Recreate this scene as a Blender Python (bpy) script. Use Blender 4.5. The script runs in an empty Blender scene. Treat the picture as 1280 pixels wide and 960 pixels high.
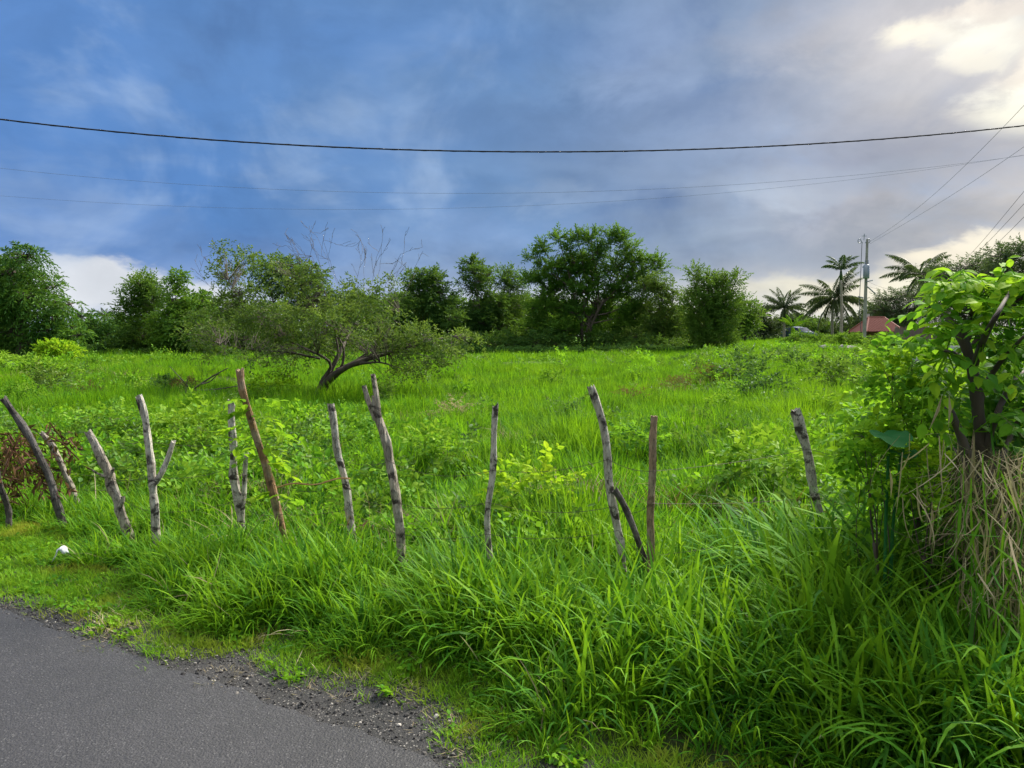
import bpy, math, random
import numpy as np
from mathutils import Vector
R = math.radians
rng = np.random.default_rng(11)
random.seed(11)
scene = bpy.context.scene
COL = scene.collection

# ------------------------------------------------------------------ camera
F = 931.0; CAMH = 1.6; HORIZON = 418.0
PITCH = math.atan((480 - HORIZON) / F)
cam = bpy.data.objects.new("camera", bpy.data.cameras.new("camera"))
COL.objects.link(cam)
cam.location = (0, 0, CAMH)
cam.rotation_euler = (math.pi / 2 - PITCH, 0, 0)
cam.data.sensor_width = 36
cam.data.lens = F / 1280 * 36
cam.data.clip_start = 0.05
cam.data.clip_end = 4000
scene.camera = cam

def ray(px, py):
    x, y, z = (px - 640) / F, 1.0, -(py - 480) / F
    c, s = math.cos(PITCH), math.sin(PITCH)
    return np.array([x, y * c + z * s, z * c - y * s])
def at(px, py, Y):
    d = ray(px, py)
    return np.array([0, 0, CAMH]) + d * (Y / d[1])
def gnd(px, py, z=0.0):
    d = ray(px, py)
    return np.array([0, 0, CAMH]) + d * ((z - CAMH) / d[2])
def srgb(r, g, b):
    f = lambda c: (c / 255 / 12.92) if c / 255 <= .04045 else ((c / 255 + .055) / 1.055) ** 2.4
    return (f(r), f(g), f(b))

# ------------------------------------------------------------------ exposure, sun, sky
EXPO = 2.75
scene.view_settings.view_transform = 'Standard'
scene.view_settings.look = 'None'
scene.view_settings.exposure = EXPO
scene.view_settings.gamma = 1
scene.render.engine = 'CYCLES'
cy = scene.cycles
cy.use_denoising = True
cy.max_bounces = 6; cy.diffuse_bounces = 4; cy.glossy_bounces = 2; cy.transmission_bounces = 4; cy.transparent_max_bounces = 4
cy.caustics_reflective = False; cy.caustics_refractive = False

SUN_AZ, SUN_EL = R(46), R(40)
sl = bpy.data.lights.new("sun", 'SUN'); sl.energy = 1.5; sl.angle = R(22); sl.color = (1, .93, .80)
so = bpy.data.objects.new("sun", sl); COL.objects.link(so)
sdir = Vector((math.sin(SUN_AZ) * math.cos(SUN_EL), math.cos(SUN_AZ) * math.cos(SUN_EL), math.sin(SUN_EL)))
so.rotation_euler = sdir.to_track_quat('Z', 'Y').to_euler()
so.location = (20, 20, 30)

class NT:
    def __init__(s, tree): s.t = tree; s.n = tree.nodes; s.l = tree.links
    def node(s, typ, **kw):
        n = s.n.new(typ)
        for k, v in kw.items(): setattr(n, k, v)
        return n
    def put(s, sock, v):
        if hasattr(v, 'is_linked'): s.l.new(v, sock)
        else: sock.default_value = v
    def m(s, op, a, b=0.0, c=None, clamp=False):
        n = s.node('ShaderNodeMath', operation=op, use_clamp=clamp)
        s.put(n.inputs[0], a); s.put(n.inputs[1], b)
        if c is not None: s.put(n.inputs[2], c)
        return n.outputs[0]
    def vm(s, op, a, b=(0, 0, 0), scale=None):
        n = s.node('ShaderNodeVectorMath', operation=op)
        s.put(n.inputs[0], a)
        if op == 'SCALE': s.put(n.inputs[3], scale); return n.outputs[0]
        s.put(n.inputs[1], b)
        return n.outputs['Value'] if op in ('DOT_PRODUCT', 'LENGTH', 'DISTANCE') else n.outputs[0]
    def mix(s, fac, a, b, blend='MIX'):
        n = s.node('ShaderNodeMix', data_type='RGBA', blend_type=blend)
        col = lambda v: v if hasattr(v, 'is_linked') else (tuple(v) + (1,))[:4]
        s.put(n.inputs[0], fac); s.put(n.inputs[6], col(a)); s.put(n.inputs[7], col(b))
        return n.outputs[2]
    def noise(s, vec, scale, detail=3, rough=.5, dist=0):
        n = s.node('ShaderNodeTexNoise')
        if vec is not None: s.put(n.inputs['Vector'], vec)
        n.inputs['Scale'].default_value = scale; n.inputs['Detail'].default_value = detail
        n.inputs['Roughness'].default_value = rough; n.inputs['Distortion'].default_value = dist
        return n.outputs[0], n.outputs[1]
    def rng(s, v, a, b, c=0., d=1., smooth=True):
        n = s.node('ShaderNodeMapRange', interpolation_type='SMOOTHSTEP' if smooth else 'LINEAR')
        s.put(n.inputs[0], v)
        for i, k in enumerate((a, b, c, d)): s.put(n.inputs[i + 1], k)
        return n.outputs[0]
    def ramp(s, v, stops):
        n = s.node('ShaderNodeValToRGB'); s.put(n.inputs[0], v)
        e = n.color_ramp.elements
        while len(e) < len(stops): e.new(.5)
        for el, (p, c) in zip(e, stops): el.position = p; el.color = tuple(c) + (1,)
        return n.outputs[0]
    def xyz(s, v):
        n = s.node('ShaderNodeSeparateXYZ'); s.put(n.inputs[0], v); return n.outputs
    def comb(s, x, y, z):
        n = s.node('ShaderNodeCombineXYZ')
        for i, k in enumerate((x, y, z)): s.put(n.inputs[i], k)
        return n.outputs[0]

def build_sky():
    w = bpy.data.worlds.new("World"); scene.world = w; w.use_nodes = True
    w.node_tree.nodes.clear(); T = NT(w.node_tree)
    out = T.node('ShaderNodeOutputWorld'); bg = T.node('ShaderNodeBackground'); T.l.new(bg.outputs[0], out.inputs[0])
    bg.inputs[1].default_value = 0.1
    sky = T.node('ShaderNodeTexSky', sky_type='NISHITA'); sky.sun_disc = False
    sky.sun_elevation = SUN_EL; sky.sun_rotation = SUN_AZ
    tc = T.node('ShaderNodeTexCoord'); d = tc.outputs['Generated']
    X, Y, Z = T.xyz(d)
    az = T.m('ARCTAN2', X, Y); el = T.m('ARCSINE', Z)
    up = T.m('MAXIMUM', Z, 0.0)
    # cloud sheet: direction projected on a flat layer overhead
    k = T.m('DIVIDE', 1.0, T.m('ADD', up, 0.16))
    flat = T.comb(T.m('MULTIPLY', X, k), T.m('MULTIPLY', Y, k), 0.0)
    n1, _ = T.noise(flat, 0.9, 4, .5, .4)
    n2, _ = T.noise(flat, 2.6, 5, .55, .3)
    ang = T.comb(az, T.m('MULTIPLY', el, 1.7), 3.0)
    n3, n3c = T.noise(ang, 3.2, 6, .58, .2)
    nf, _ = T.noise(ang, 9.0, 6, .6, .3)
    wv = T.xyz(n3c)
    azw = T.m('ADD', az, T.m('MULTIPLY', T.m('SUBTRACT', wv[0], .5), .30))
    elw = T.m('ADD', el, T.m('MULTIPLY', T.m('SUBTRACT', wv[1], .5), .16))
    azw = T.m('ADD', azw, T.m('MULTIPLY', T.m('SUBTRACT', nf, .5), .12))
    elw = T.m('ADD', elw, T.m('MULTIPLY', T.m('SUBTRACT', nf, .5), .07))
    gl = ray(1330, 110); gl = gl / np.linalg.norm(gl)
    prox = T.vm('DOT_PRODUCT', d, tuple(gl))
    angd = T.m('DIVIDE', T.m('ARCCOSINE', T.m('MINIMUM', prox, 1.0)), math.pi)     # 0..1 = 0..180 deg from the veiled sun
    wob = T.m('ADD', angd, T.m('MULTIPLY', T.m('SUBTRACT', n3, .5), .10))
    base = T.ramp(wob, [(0.0, srgb(232, 222, 206)), (.045, srgb(196, 195, 198)), (.09, srgb(156, 168, 190)), (.125, srgb(136, 157, 188)), (.20, srgb(112, 147, 192)),
                        (.30, srgb(94, 138, 197)), (.40, srgb(88, 134, 199)), (.47, srgb(120, 148, 190)), (.56, srgb(168, 172, 178)), (1.0, srgb(188, 186, 180))])
    # light and dark of the layer
    n5, _ = T.noise(T.comb(az, T.m('MULTIPLY', el, 1.25), 7.0), 4.6, 5, .55, .5)
    sh = T.m('ADD', T.m('MULTIPLY', T.m('SUBTRACT', n1, .5), .75), T.m('ADD', T.m('MULTIPLY', T.m('SUBTRACT', n2, .5), .45), T.m('MULTIPLY', T.m('SUBTRACT', n5, .5), 1.7)))
    c = T.mix(T.rng(sh, .02, .42, 0, .55), base, srgb(164, 188, 220))
    c = T.mix(T.rng(sh, -.04, -.42, 0, .50), c, srgb(78, 112, 166))
    azf = T.m('ADD', az, T.m('MULTIPLY', T.m('SUBTRACT', nf, .5), .11)); elf = T.m('ADD', el, T.m('MULTIPLY', T.m('SUBTRACT', nf, .5), -.07))
    def blob(px, py, rx, ry, strength, col, soft=1.0, fine=False, cur=None):
        v = ray(px, py); v = v / np.linalg.norm(v)
        a0, e0 = math.atan2(v[0], v[1]), math.asin(v[2])
        da = T.m('DIVIDE', T.m('SUBTRACT', azf if fine else azw, a0), rx / F); de = T.m('DIVIDE', T.m('SUBTRACT', elf if fine else elw, e0), ry / F)
        q = T.m('SQRT', T.m('ADD', T.m('MULTIPLY', da, da), T.m('MULTIPLY', de, de)))
        return T.mix(T.rng(q, 1.0 + .55 * soft, 1.0 - .75 * soft, 0, strength), cur, tuple(x * (1.06 if fine else 1.0) for x in col))
    # horizon brightening
    hz = T.m('ADD', el, T.m('MULTIPLY', T.m('SUBTRACT', n3, .5), .10))
    warm = T.rng(angd, .33, .10)
    hc = T.mix(warm, srgb(178, 196, 226), srgb(232, 228, 218))
    c = T.mix(T.rng(hz, .135, .005, 0, .80), c, hc)
    for b in [(600, 285, 190, 26, .40, srgb(150, 178, 220)), (845, 75, 75, 75, .45, srgb(160, 180, 215)), (90, 285, 120, 26, .35, srgb(140, 168, 212)),
              (560, 40, 260, 40, .35, srgb(86, 130, 192)), (700, 150, 190, 40, .40, srgb(98, 130, 178)), (960, 180, 220, 60, .35, srgb(128, 148, 182)),
              (1150, 210, 170, 45, .45, srgb(142, 154, 182)), (900, 305, 170, 26, .45, srgb(146, 164, 188)), (1000, 240, 120, 18, .45, srgb(176, 188, 206)), (930, 262, 60, 10, .4, srgb(190, 200, 214)),
              (1110, 25, 130, 30, .5, srgb(198, 196, 200)), (1120, 285, 110, 22, .5, srgb(150, 156, 168)), (730, 240, 80, 16, .4, srgb(160, 182, 212))]:
        c = blob(*b, cur=c)
    for b in [(165, 372, 105, 26, .95, srgb(226, 230, 236), .55), (70, 352, 50, 14, .7, srgb(205, 215, 230), .8), (960, 358, 90, 20, .75, srgb(236, 232, 214), .7),
              (1060, 352, 85, 24, .9, srgb(250, 243, 220), .7), (1190, 318, 64, 12, .95, srgb(250, 241, 220), .7, True), (1262, 300, 40, 13, .85, srgb(252, 243, 222), .7, True), (1150, 370, 90, 14, .7, srgb(240, 234, 220), .9),
              (1200, 60, 130, 60, .45, srgb(216, 208, 200), 1.0, True), (1150, 46, 34, 13, .9, srgb(252, 244, 222), .9, True), (1232, 46, 38, 26, 1.0, srgb(255, 250, 232), .9, True), (1215, 76, 24, 10, .8, srgb(250, 242, 222), .9, True), (1280, 130, 46, 24, 1.0, srgb(255, 251, 232), .9, True),
              (1255, 8, 60, 9, .7, srgb(240, 228, 212), .9, True), (1275, 95, 22, 10, .7, srgb(246, 234, 214), .9, True), (1305, 64, 22, 30, .8, srgb(250, 240, 220), .9, True), (430, 375, 300, 18, .55, srgb(214, 220, 230), .8), (900, 385, 200, 16, .7, srgb(236, 234, 224), .8)]:
        c = blob(*b, cur=c)
    c = T.vm('SCALE', c, scale=T.m('MULTIPLY', T.rng(nf, .30, .70, .93, 1.07), T.rng(n5, .3, .7, .95, 1.05)))
    # thin spots let some of the clear sky through
    thin = T.rng(n1, .52, .30, 0, .10)
    col = T.vm('SCALE', c, scale=1.0 / 2 ** EXPO / 0.1)
    col = T.mix(thin, col, T.vm('SCALE', sky.outputs[0], scale=.25))
    # an overcast sky brightens from the horizon to the zenith
    col = T.vm('SCALE', col, scale=T.rng(el, .40, 1.15, 1.0, 3.6))
    zen = T.vm('SCALE', T.vm('MULTIPLY', (1, 1, 1), srgb(176, 178, 180)), scale=3.6 / 2 ** EXPO / 0.1)
    col = T.mix(T.rng(el, .45, 1.0, 0, .75), col, zen)
    ground = tuple(x / 2 ** EXPO / 0.1 for x in srgb(70, 90, 60))
    col = T.mix(T.rng(Z, -.005, -.06), col, ground)
    T.put(bg.inputs[0], col)
build_sky()

# ------------------------------------------------------------------ helpers
def tag(o, label=None, cat=None, group=None, kind=None):
    if label: o['label'] = label
    if cat: o['category'] = cat
    if group: o['group'] = group
    if kind: o['kind'] = kind
    return o
def empty(name, loc, label=None, cat=None, group=None):
    o = bpy.data.objects.new(name, None); COL.objects.link(o); o.location = tuple(loc); o.empty_display_size = .1
    return tag(o, label, cat, group)

class MB:
    """collects triangles and quads in world space; build() links them as one mesh"""
    def __init__(s): s.v = []; s.t = []; s.f4 = []; s.f3 = []; s.m4 = []; s.m3 = []; s.n = 0; s.sm = False
    def add(s, V, quads=None, tris=None, tint=None, mat=0):
        V = np.asarray(V, float).reshape(-1, 3)
        s.v.append(V); s.t.append(np.full(len(V), .5) if tint is None else np.broadcast_to(np.asarray(tint, float), (len(V),)))
        if quads is not None and len(quads): q = np.asarray(quads, int).reshape(-1, 4); s.f4.append(q + s.n); s.m4.append(np.full(len(q), mat))
        if tris is not None and len(tris): q = np.asarray(tris, int).reshape(-1, 3); s.f3.append(q + s.n); s.m3.append(np.full(len(q), mat))
        s.n += len(V)
    def mesh(s, name, mats, origin=(0, 0, 0)):
        me = bpy.data.meshes.new(name)
        V = np.concatenate(s.v) - np.asarray(origin, float)
        f4 = np.concatenate(s.f4) if s.f4 else np.zeros((0, 4), int); f3 = np.concatenate(s.f3) if s.f3 else np.zeros((0, 3), int)
        me.vertices.add(len(V)); me.vertices.foreach_set('co', V.astype(np.float32).ravel())
        nl = f4.size + f3.size
        me.loops.add(nl); me.loops.foreach_set('vertex_index', np.concatenate([f4.ravel(), f3.ravel()]).astype(np.int32))
        npol = len(f4) + len(f3)
        me.polygons.add(npol)
        st = np.concatenate([np.arange(len(f4)) * 4, f4.size + np.arange(len(f3)) * 3]).astype(np.int32)
        me.polygons.foreach_set('loop_start', st)
        mi = np.concatenate(s.m4 + s.m3).astype(np.int32)
        me.polygons.foreach_set('material_index', mi)
        me.polygons.foreach_set('use_smooth', np.full(npol, s.sm))
        a = me.attributes.new('tint', 'FLOAT', 'POINT'); a.data.foreach_set('value', np.concatenate(s.t).astype(np.float32))
        for m in (mats if isinstance(mats, (list, tuple)) else [mats]): me.materials.append(m)
        me.update(calc_edges=True); me.validate()
        return me
    def build(s, name, mats, parent=None, origin=None, coll=None):
        org = (0, 0, 0) if parent is None and origin is None else (tuple(parent.matrix_world.translation) if origin is None else origin)
        if parent is not None and origin is None: org = tuple(absloc(parent))
        o = bpy.data.objects.new(name, s.mesh(name, mats, org))
        if parent is not None:
            o.parent = parent
            if origin is not None: o.location = tuple(np.asarray(origin) - absloc(parent))
        else: o.location = org
        (coll or COL).objects.link(o)
        return o
def absloc(o):
    p = np.array(o.location, float)
    while o.parent is not None: o = o.parent; p = p + np.array(o.location, float)
    return p
def nrm(a):
    a = np.asarray(a, float); return a / np.maximum(np.linalg.norm(a, axis=-1, keepdims=True), 1e-9)

def tube(mb, P, r, sides=6, tint=.5, rough=0.0, cap=True, mat=0):
    P = np.asarray(P, float); n = len(P); r = np.broadcast_to(np.asarray(r, float), (n,))
    T = nrm(np.gradient(P, axis=0)); ref = np.array([0., 1, 0]) if abs(T[0][2]) > .8 else np.array([0., 0, 1])
    U = nrm(np.cross(T, ref)); W = np.cross(T, U)
    a = np.arange(sides) / sides * 2 * np.pi
    rr = r[:, None] * (1 + rough * rng.normal(0, 1, (n, sides)))
    V = P[:, None] + rr[..., None] * (np.cos(a)[None, :, None] * U[:, None] + np.sin(a)[None, :, None] * W[:, None])
    i = np.arange(n - 1)[:, None] * sides; j = np.arange(sides)[None]; j2 = (j + 1) % sides
    q = np.stack([i + j, i + j2, i + sides + j2, i + sides + j], -1).reshape(-1, 4)
    V = V.reshape(-1, 3); tr = None
    if cap:
        V = np.concatenate([V, P[:1], P[-1:]]); b = n * sides
        tr = np.concatenate([np.stack([np.full(sides, b), j2[0], j[0]], -1), np.stack([np.full(sides, b + 1), (n - 1) * sides + j[0], (n - 1) * sides + j2[0]], -1)])
    mb.add(V, q, tr, tint, mat)
def twigs(mb, A, B, r0, r1, sag=.0, tint=.5):
    """many thin 3-sided twigs from A to B, one bend each"""
    A = np.asarray(A, float); B = np.asarray(B, float); n = len(A)
    if n == 0: return
    L = np.linalg.norm(B - A, axis=1)
    M = (A + B) / 2 + rng.normal(0, .07, (n, 3)) * L[:, None]; M[:, 2] += sag * L
    T = nrm(B - A); U = nrm(np.cross(T, np.array([.13, .21, .97]))); W = np.cross(T, U)
    V = []
    for Pk, rk in ((A, r0), (M, (np.asarray(r0) + r1) / 2), (B, r1)):
        rk = np.broadcast_to(np.asarray(rk, float), (n,))
        for a in (0, 2.094, 4.189): V.append(Pk + rk[:, None] * (math.cos(a) * U + math.sin(a) * W))
    V = np.stack(V, 1)
    o = np.arange(n)[:, None] * 9
    q = np.array([[0, 1, 4, 3], [1, 2, 5, 4], [2, 0, 3, 5], [3, 4, 7, 6], [4, 5, 8, 7], [5, 3, 6, 8]])
    mb.add(V.reshape(-1, 3), (o[:, :, None] + q[None]).reshape(-1, 4), None, tint)
def box(mb, c, s, rz=0., tint=.5, mat=0):
    x, y, z = np.array(s) / 2
    V = np.array([[a * x, b * y, d * z] for d in (-1, 1) for b in (-1, 1) for a in (-1, 1)])
    cz, sz = math.cos(rz), math.sin(rz)
    V = np.stack([V[:, 0] * cz - V[:, 1] * sz, V[:, 0] * sz + V[:, 1] * cz, V[:, 2]], 1) + np.array(c)
    mb.add(V, [[0, 2, 3, 1], [4, 5, 7, 6], [0, 1, 5, 4], [1, 3, 7, 5], [3, 2, 6, 7], [2, 0, 4, 6]], None, tint, mat)

def leaves(mb, P, D, N, L, W, tint, fold=.25, big=False, droop=.15, mat=0):
    P = np.asarray(P, float); n = len(P)
    if n == 0: return
    D = nrm(D); S = nrm(np.cross(D, N)); U = np.cross(S, D)
    L = np.broadcast_to(np.asarray(L, float), (n,))[:, None]; W = np.broadcast_to(np.asarray(W, float), (n,))[:, None]
    tint = np.broadcast_to(np.asarray(tint, float), (n,))
    if not big:
        m = P + D * L * .45
        V = np.stack([P, m - S * W / 2 + U * W * fold, P + D * L - U * L * droop, m + S * W / 2 + U * W * fold], 1)
        o = np.arange(n)[:, None] * 4
        t = np.stack([o + [0, 2, 1], o + [0, 3, 2]], 1).reshape(-1, 3)
        mb.add(V.reshape(-1, 3), None, t, np.repeat(tint, 4), mat)
    else:   # 12-vertex leaf with a midrib and a rounded blade
        rows = []
        for x, w in ((0, .0), (.18, .72), (.48, 1.0), (.78, .62), (1.0, 0.0)):
            c = P + D * L * x - U * L * droop * x * x
            if w == 0: rows.append(c)
            else: rows += [c - S * W / 2 * w + U * W * fold * w * .6, c, c + S * W / 2 * w + U * W * fold * w * .6]
        V = np.stack(rows, 1); o = np.arange(n)[:, None, None] * 11
        q = np.array([[1, 2, 5, 4], [2, 3, 6, 5], [4, 5, 8, 7], [5, 6, 9, 8]])
        t = np.array([[0, 2, 1], [0, 3, 2], [7, 8, 10], [8, 9, 10]])
        mb.add(V.reshape(-1, 3), (o + q[None]).reshape(-1, 4), (o + t[None]).reshape(-1, 3), np.repeat(tint, 11), mat)

def sprays(mb, P, D, Ls, nl, lL, lW, tint, droop=.3, ang=60, big=False, jit=.35, ldroop=.2, stem=None, pair=False):
    """feather-like sprays: leaflets along a short drooping axis"""
    P = np.asarray(P, float); D = nrm(D); n = len(P)
    if n == 0: return
    Ls = np.broadcast_to(np.asarray(Ls, float), (n,)); tint = np.broadcast_to(np.asarray(tint, float), (n,))
    up = np.array([0, 0, 1.]); S = nrm(np.cross(D, up + rng.normal(0, .25, (n, 3)))); U = np.cross(S, D)
    k = np.arange(nl); t = (k // 2 * 2 + 1.5) / (nl + .5) if pair else (k + 1) / nl
    t = np.clip(t, .1, 1); sd = np.where(k % 2 == 0, 1., -1.)
    pos = P[:, None] + D[:, None] * (Ls[:, None] * t)[..., None]
    pos[..., 2] -= droop * Ls[:, None] * t ** 2
    a = R(ang); last = (k == nl - 1)
    fw = np.where(last, 1., math.cos(a)); sw = np.where(last, 0., math.sin(a)) * sd
    ld = D[:, None] * fw[None, :, None] + S[:, None] * sw[None, :, None] + rng.normal(0, jit, (n, nl, 3))
    ld[..., 2] -= droop * t[None] * .9
    nn = U[:, None] + rng.normal(0, jit, (n, nl, 3))
    sc = rng.uniform(.7, 1.15, (n, nl))
    tt = np.clip(tint[:, None] + rng.normal(0, .12, (n, nl)), 0, 1)
    leaves(mb, pos.reshape(-1, 3), ld.reshape(-1, 3), nn.reshape(-1, 3), (lL * sc).ravel(), (lW * sc).ravel(), tt.ravel(), big=big, droop=ldroop)
    if stem is not None:
        e = P + D * Ls[:, None]; e[:, 2] -= droop * Ls
        twigs(stem, P, e, lL * .03, lL * .012, .05)

def snoise(x, y, s=1.0, seed=0):
    x = np.asarray(x, float) / s; y = np.asarray(y, float) / s; v = 0
    r = np.random.default_rng(100 + seed)
    for i in range(6):
        a, ph, k = r.uniform(0, 6.28), r.uniform(0, 6.28), r.uniform(.7, 2.2)
        v = v + np.sin((x * math.cos(a) + y * math.sin(a)) * k * 2.2 + ph + .7 * np.sin(y * k * 1.3 + ph))
    return v / 6 * 1.6
def sstep(v, a, b):
    t = np.clip((np.asarray(v, float) - a) / (b - a), 0, 1); return t * t * (3 - 2 * t)

# ------------------------------------------------------------------ place frame: road edge and terrain
RD = nrm(np.array([-.86, .51])); RN = np.array([RD[1] * 1.0, -RD[0]]); RN = RN if RN[1] > 0 else -RN
S_ROAD = float(np.dot(RN, gnd(215, 835)[:2]))
def st(x, y): return x * RN[0] + y * RN[1] - S_ROAD, x * RD[0] + y * RD[1]       # distance into the field from the road edge, distance along it
_ed = np.array([gnd(*p)[:2] for p in [(-60, 742), (0, 752), (60, 758), (120, 782), (160, 812), (205, 826), (260, 822), (310, 818), (350, 850), (400, 855), (440, 848), (490, 868), (540, 890), (570, 920), (590, 960), (640, 1000)]])
_es, _et = st(_ed[:, 0], _ed[:, 1])
def grass_edge(t):
    o = np.argsort(_et)
    return np.interp(t, _et[o], _es[o], left=.10, right=.30) + .035 * np.sin(t * 17) + .02 * np.sin(t * 41 + 1)
def gz(x, y):
    x = np.asarray(x, float); y = np.asarray(y, float)
    s, t = st(x, y)
    rise = .72 * sstep(y, 28, 75) * sstep(x / np.maximum(y, 1), .12, .38) + .35 * sstep(y, 14, 50) * sstep(-x / np.maximum(y, 1), .25, .6)
    und = .07 * snoise(x, y, 2.4, 1) * sstep(s, .8, 2.2) + .10 * snoise(x, y, 9, 2) * sstep(s, 3, 8)
    bank = .05 * sstep(s, .3, 1.0)
    return (und + rise + bank) * sstep(s, .25, .6)

# ------------------------------------------------------------------ materials
def new_mat(name):
    m = bpy.data.materials.new(name); m.use_nodes = True; m.node_tree.nodes.clear(); T = NT(m.node_tree)
    out = T.node('ShaderNodeOutputMaterial'); return m, T, out
def attr(T, name='tint'):
    n = T.node('ShaderNodeAttribute'); n.attribute_name = name; return n.outputs['Fac']
def hexc(c): return tuple(c)

def leaf_mat(name, dark, mid, light, trans=.35, rough=.45, spec=.35, patch=0.0, patchcol=(.16, .2, .02), pscale=.25, dry=None, dark_patch=None, rvar=.45):
    m, T, out = new_mat(name)
    t = attr(T); rnd = T.node('ShaderNodeObjectInfo').outputs['Random']
    tt = T.m('ADD', t, T.m('MULTIPLY', T.m('SUBTRACT', rnd, .5), rvar), clamp=True)
    pos = T.node('ShaderNodeNewGeometry').outputs['Position']
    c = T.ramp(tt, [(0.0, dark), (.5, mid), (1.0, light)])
    if patch:
        n, _ = T.noise(pos, pscale, 3, .55)
        c = T.mix(T.rng(n, .45, .68, 0, patch), c, patchcol)
    if dry is not None:
        n, _ = T.noise(pos, 1.1, 3, .6)
        c = T.mix(T.rng(n, .62, .74, 0, .7), c, dry)
    if dark_patch is not None:
        n, _ = T.noise(T.vm('MULTIPLY', pos, (1, 1, .3)), 1.5, 5, .65)
        c = T.mix(T.rng(n, .48, .62, 0, .75), c, dark_patch)  # noise patches mixed towards a second, darker colour
    p = T.node('ShaderNodeBsdfPrincipled'); T.put(p.inputs['Base Color'], c)
    p.inputs['Roughness'].default_value = rough; p.inputs['Specular IOR Level'].default_value = spec
    tr = T.node('ShaderNodeBsdfTranslucent')
    T.put(tr.inputs[0], T.mix(.55, c, T.mix(.5, c, (.32, .48, .02)), 'MIX'))
    mx = T.node('ShaderNodeMixShader'); mx.inputs[0].default_value = trans
    T.l.new(p.outputs[0], mx.inputs[1]); T.l.new(tr.outputs[0], mx.inputs[2]); T.l.new(mx.outputs[0], out.inputs[0])
    return m
def plain(name, col, rough=.7, var=.25, scale=6., bump=.2, bscale=30., metal=0., col2=None, stretch=None):
    m, T, out = new_mat(name)
    tc = T.node('ShaderNodeTexCoord').outputs['Object']
    if stretch: tc = T.vm('MULTIPLY', tc, stretch)
    n, _ = T.noise(tc, scale, 5, .6)
    c2 = col2 or tuple(x * (1 - var) for x in col)
    c = T.mix(T.rng(n, .35, .65), col, c2)
    p = T.node('ShaderNodeBsdfPrincipled'); T.put(p.inputs['Base Color'], c); p.inputs['Roughness'].default_value = rough; p.inputs['Metallic'].default_value = metal
    if bump:
        b = T.node('ShaderNodeBump'); b.inputs['Strength'].default_value = bump; nb, _ = T.noise(tc, bscale, 4, .6); T.l.new(nb, b.inputs['Height']); T.l.new(b.outputs[0], p.inputs['Normal'])
    T.l.new(p.outputs[0], out.inputs[0]); return m

M = {}
G = lambda *c: c
M['field'] = leaf_mat('field_grass_blades', (.035, .140, .006), (.095, .300, .006), (.200, .420, .008), .45, .7, .10, .6, (.19, .34, .006), .30, dark_patch=(.026, .115, .010), rvar=.75)
M['verge'] = leaf_mat('verge_grass_blades', (.026, .115, .008), (.085, .265, .008), (.205, .400, .012), .42, .6, .15, .35, (.17, .31, .008), .9, rvar=.8)
M['tall'] = leaf_mat('guinea_grass_blades', (.018, .095, .010), (.060, .225, .014), (.155, .350, .016), .42, .68, .12, .3, (.12, .27, .010), .9, rvar=.8)
M['turf'] = leaf_mat('creeping_turf', (.060, .180, .008), (.125, .300, .010), (.230, .380, .020), .35, .7, .12, .8, (.34, .34, .04), 1.6)
M['dry'] = leaf_mat('dry_grass', (.18, .14, .08), (.36, .29, .17), (.56, .47, .30), .35, .7, .15)
M['thatch'] = leaf_mat('dead_thatch', (.06, .046, .028), (.13, .10, .06), (.24, .19, .115), .15, .8, .1)
M['drybrown'] = leaf_mat('dead_brown_leaves', (.05, .025, .015), (.12, .055, .03), (.22, .11, .06), .2, .7, .15)
M['weed'] = leaf_mat('broadleaf_weed', (.045, .150, .014), (.105, .275, .016), (.230, .390, .028), .38, .65, .15, .3, (.18, .31, .02), .7)
M['lime'] = leaf_mat('lime_leaves', (.12, .29, .012), (.22, .42, .015), (.36, .50, .02), .52, .65, .12)
M['dull'] = leaf_mat('dull_green_leaves', (.022, .085, .022), (.045, .135, .030), (.115, .23, .05), .3, .65, .15)
M['lime2'] = leaf_mat('light_weed', (.060, .20, .012), (.130, .34, .014), (.24, .46, .02), .5, .65, .12)
M['shrub'] = leaf_mat('shrub_leaves', (.055, .19, .018), (.140, .35, .018), (.32, .50, .022), .52, .65, .12)
M['mango'] = leaf_mat('mango_leaves', (.024, .095, .018), (.045, .145, .020), (.100, .22, .025), .28, .6, .2)
M['tree'] = leaf_mat('tree_leaves', (.036, .096, .018), (.068, .158, .022), (.135, .24, .030), .34, .6, .2)
M['bright'] = leaf_mat('bright_tree_leaves', (.050, .140, .018), (.090, .205, .020), (.17, .30, .03), .35, .6, .2)
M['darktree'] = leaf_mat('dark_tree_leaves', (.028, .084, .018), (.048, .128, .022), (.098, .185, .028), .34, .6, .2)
M['olive'] = leaf_mat('olive_leaves', (.042, .095, .022), (.085, .160, .028), (.19, .27, .045), .32, .6, .2)
M['rain'] = leaf_mat('rain_tree_leaves', (.036, .066, .034), (.055, .095, .046), (.095, .140, .060), .22, .55, .25)
M['palm'] = leaf_mat('palm_leaflets', (.055, .085, .040), (.090, .125, .055), (.16, .19, .08), .25, .45, .4)  # paler greens put distance haze into the leaflet colour
M['royal'] = leaf_mat('royal_palm_leaflets', (.030, .075, .030), (.050, .110, .038), (.10, .16, .05), .25, .45, .4)
M['earleaf'] = leaf_mat('elephant_ear_leaf', (.020, .12, .035), (.030, .16, .042), (.05, .19, .05), .3, .7, .1)
M['bark'] = plain('tree_bark', (.10, .080, .060), .85, .5, 5, .6, 25, stretch=(1, 1, .3))
M['barkpale'] = plain('pale_twig_bark', (.24, .21, .17), .85, .35, 5, .4, 30)
M['palmtrunk'] = plain('palm_trunk', (.30, .27, .23), .85, .3, 3, .5, 12, stretch=(.3, .3, 3))
M['wire'] = plain('rusty_wire', (.07, .05, .04), .6, .3, 20, 0, metal=.6)
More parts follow.
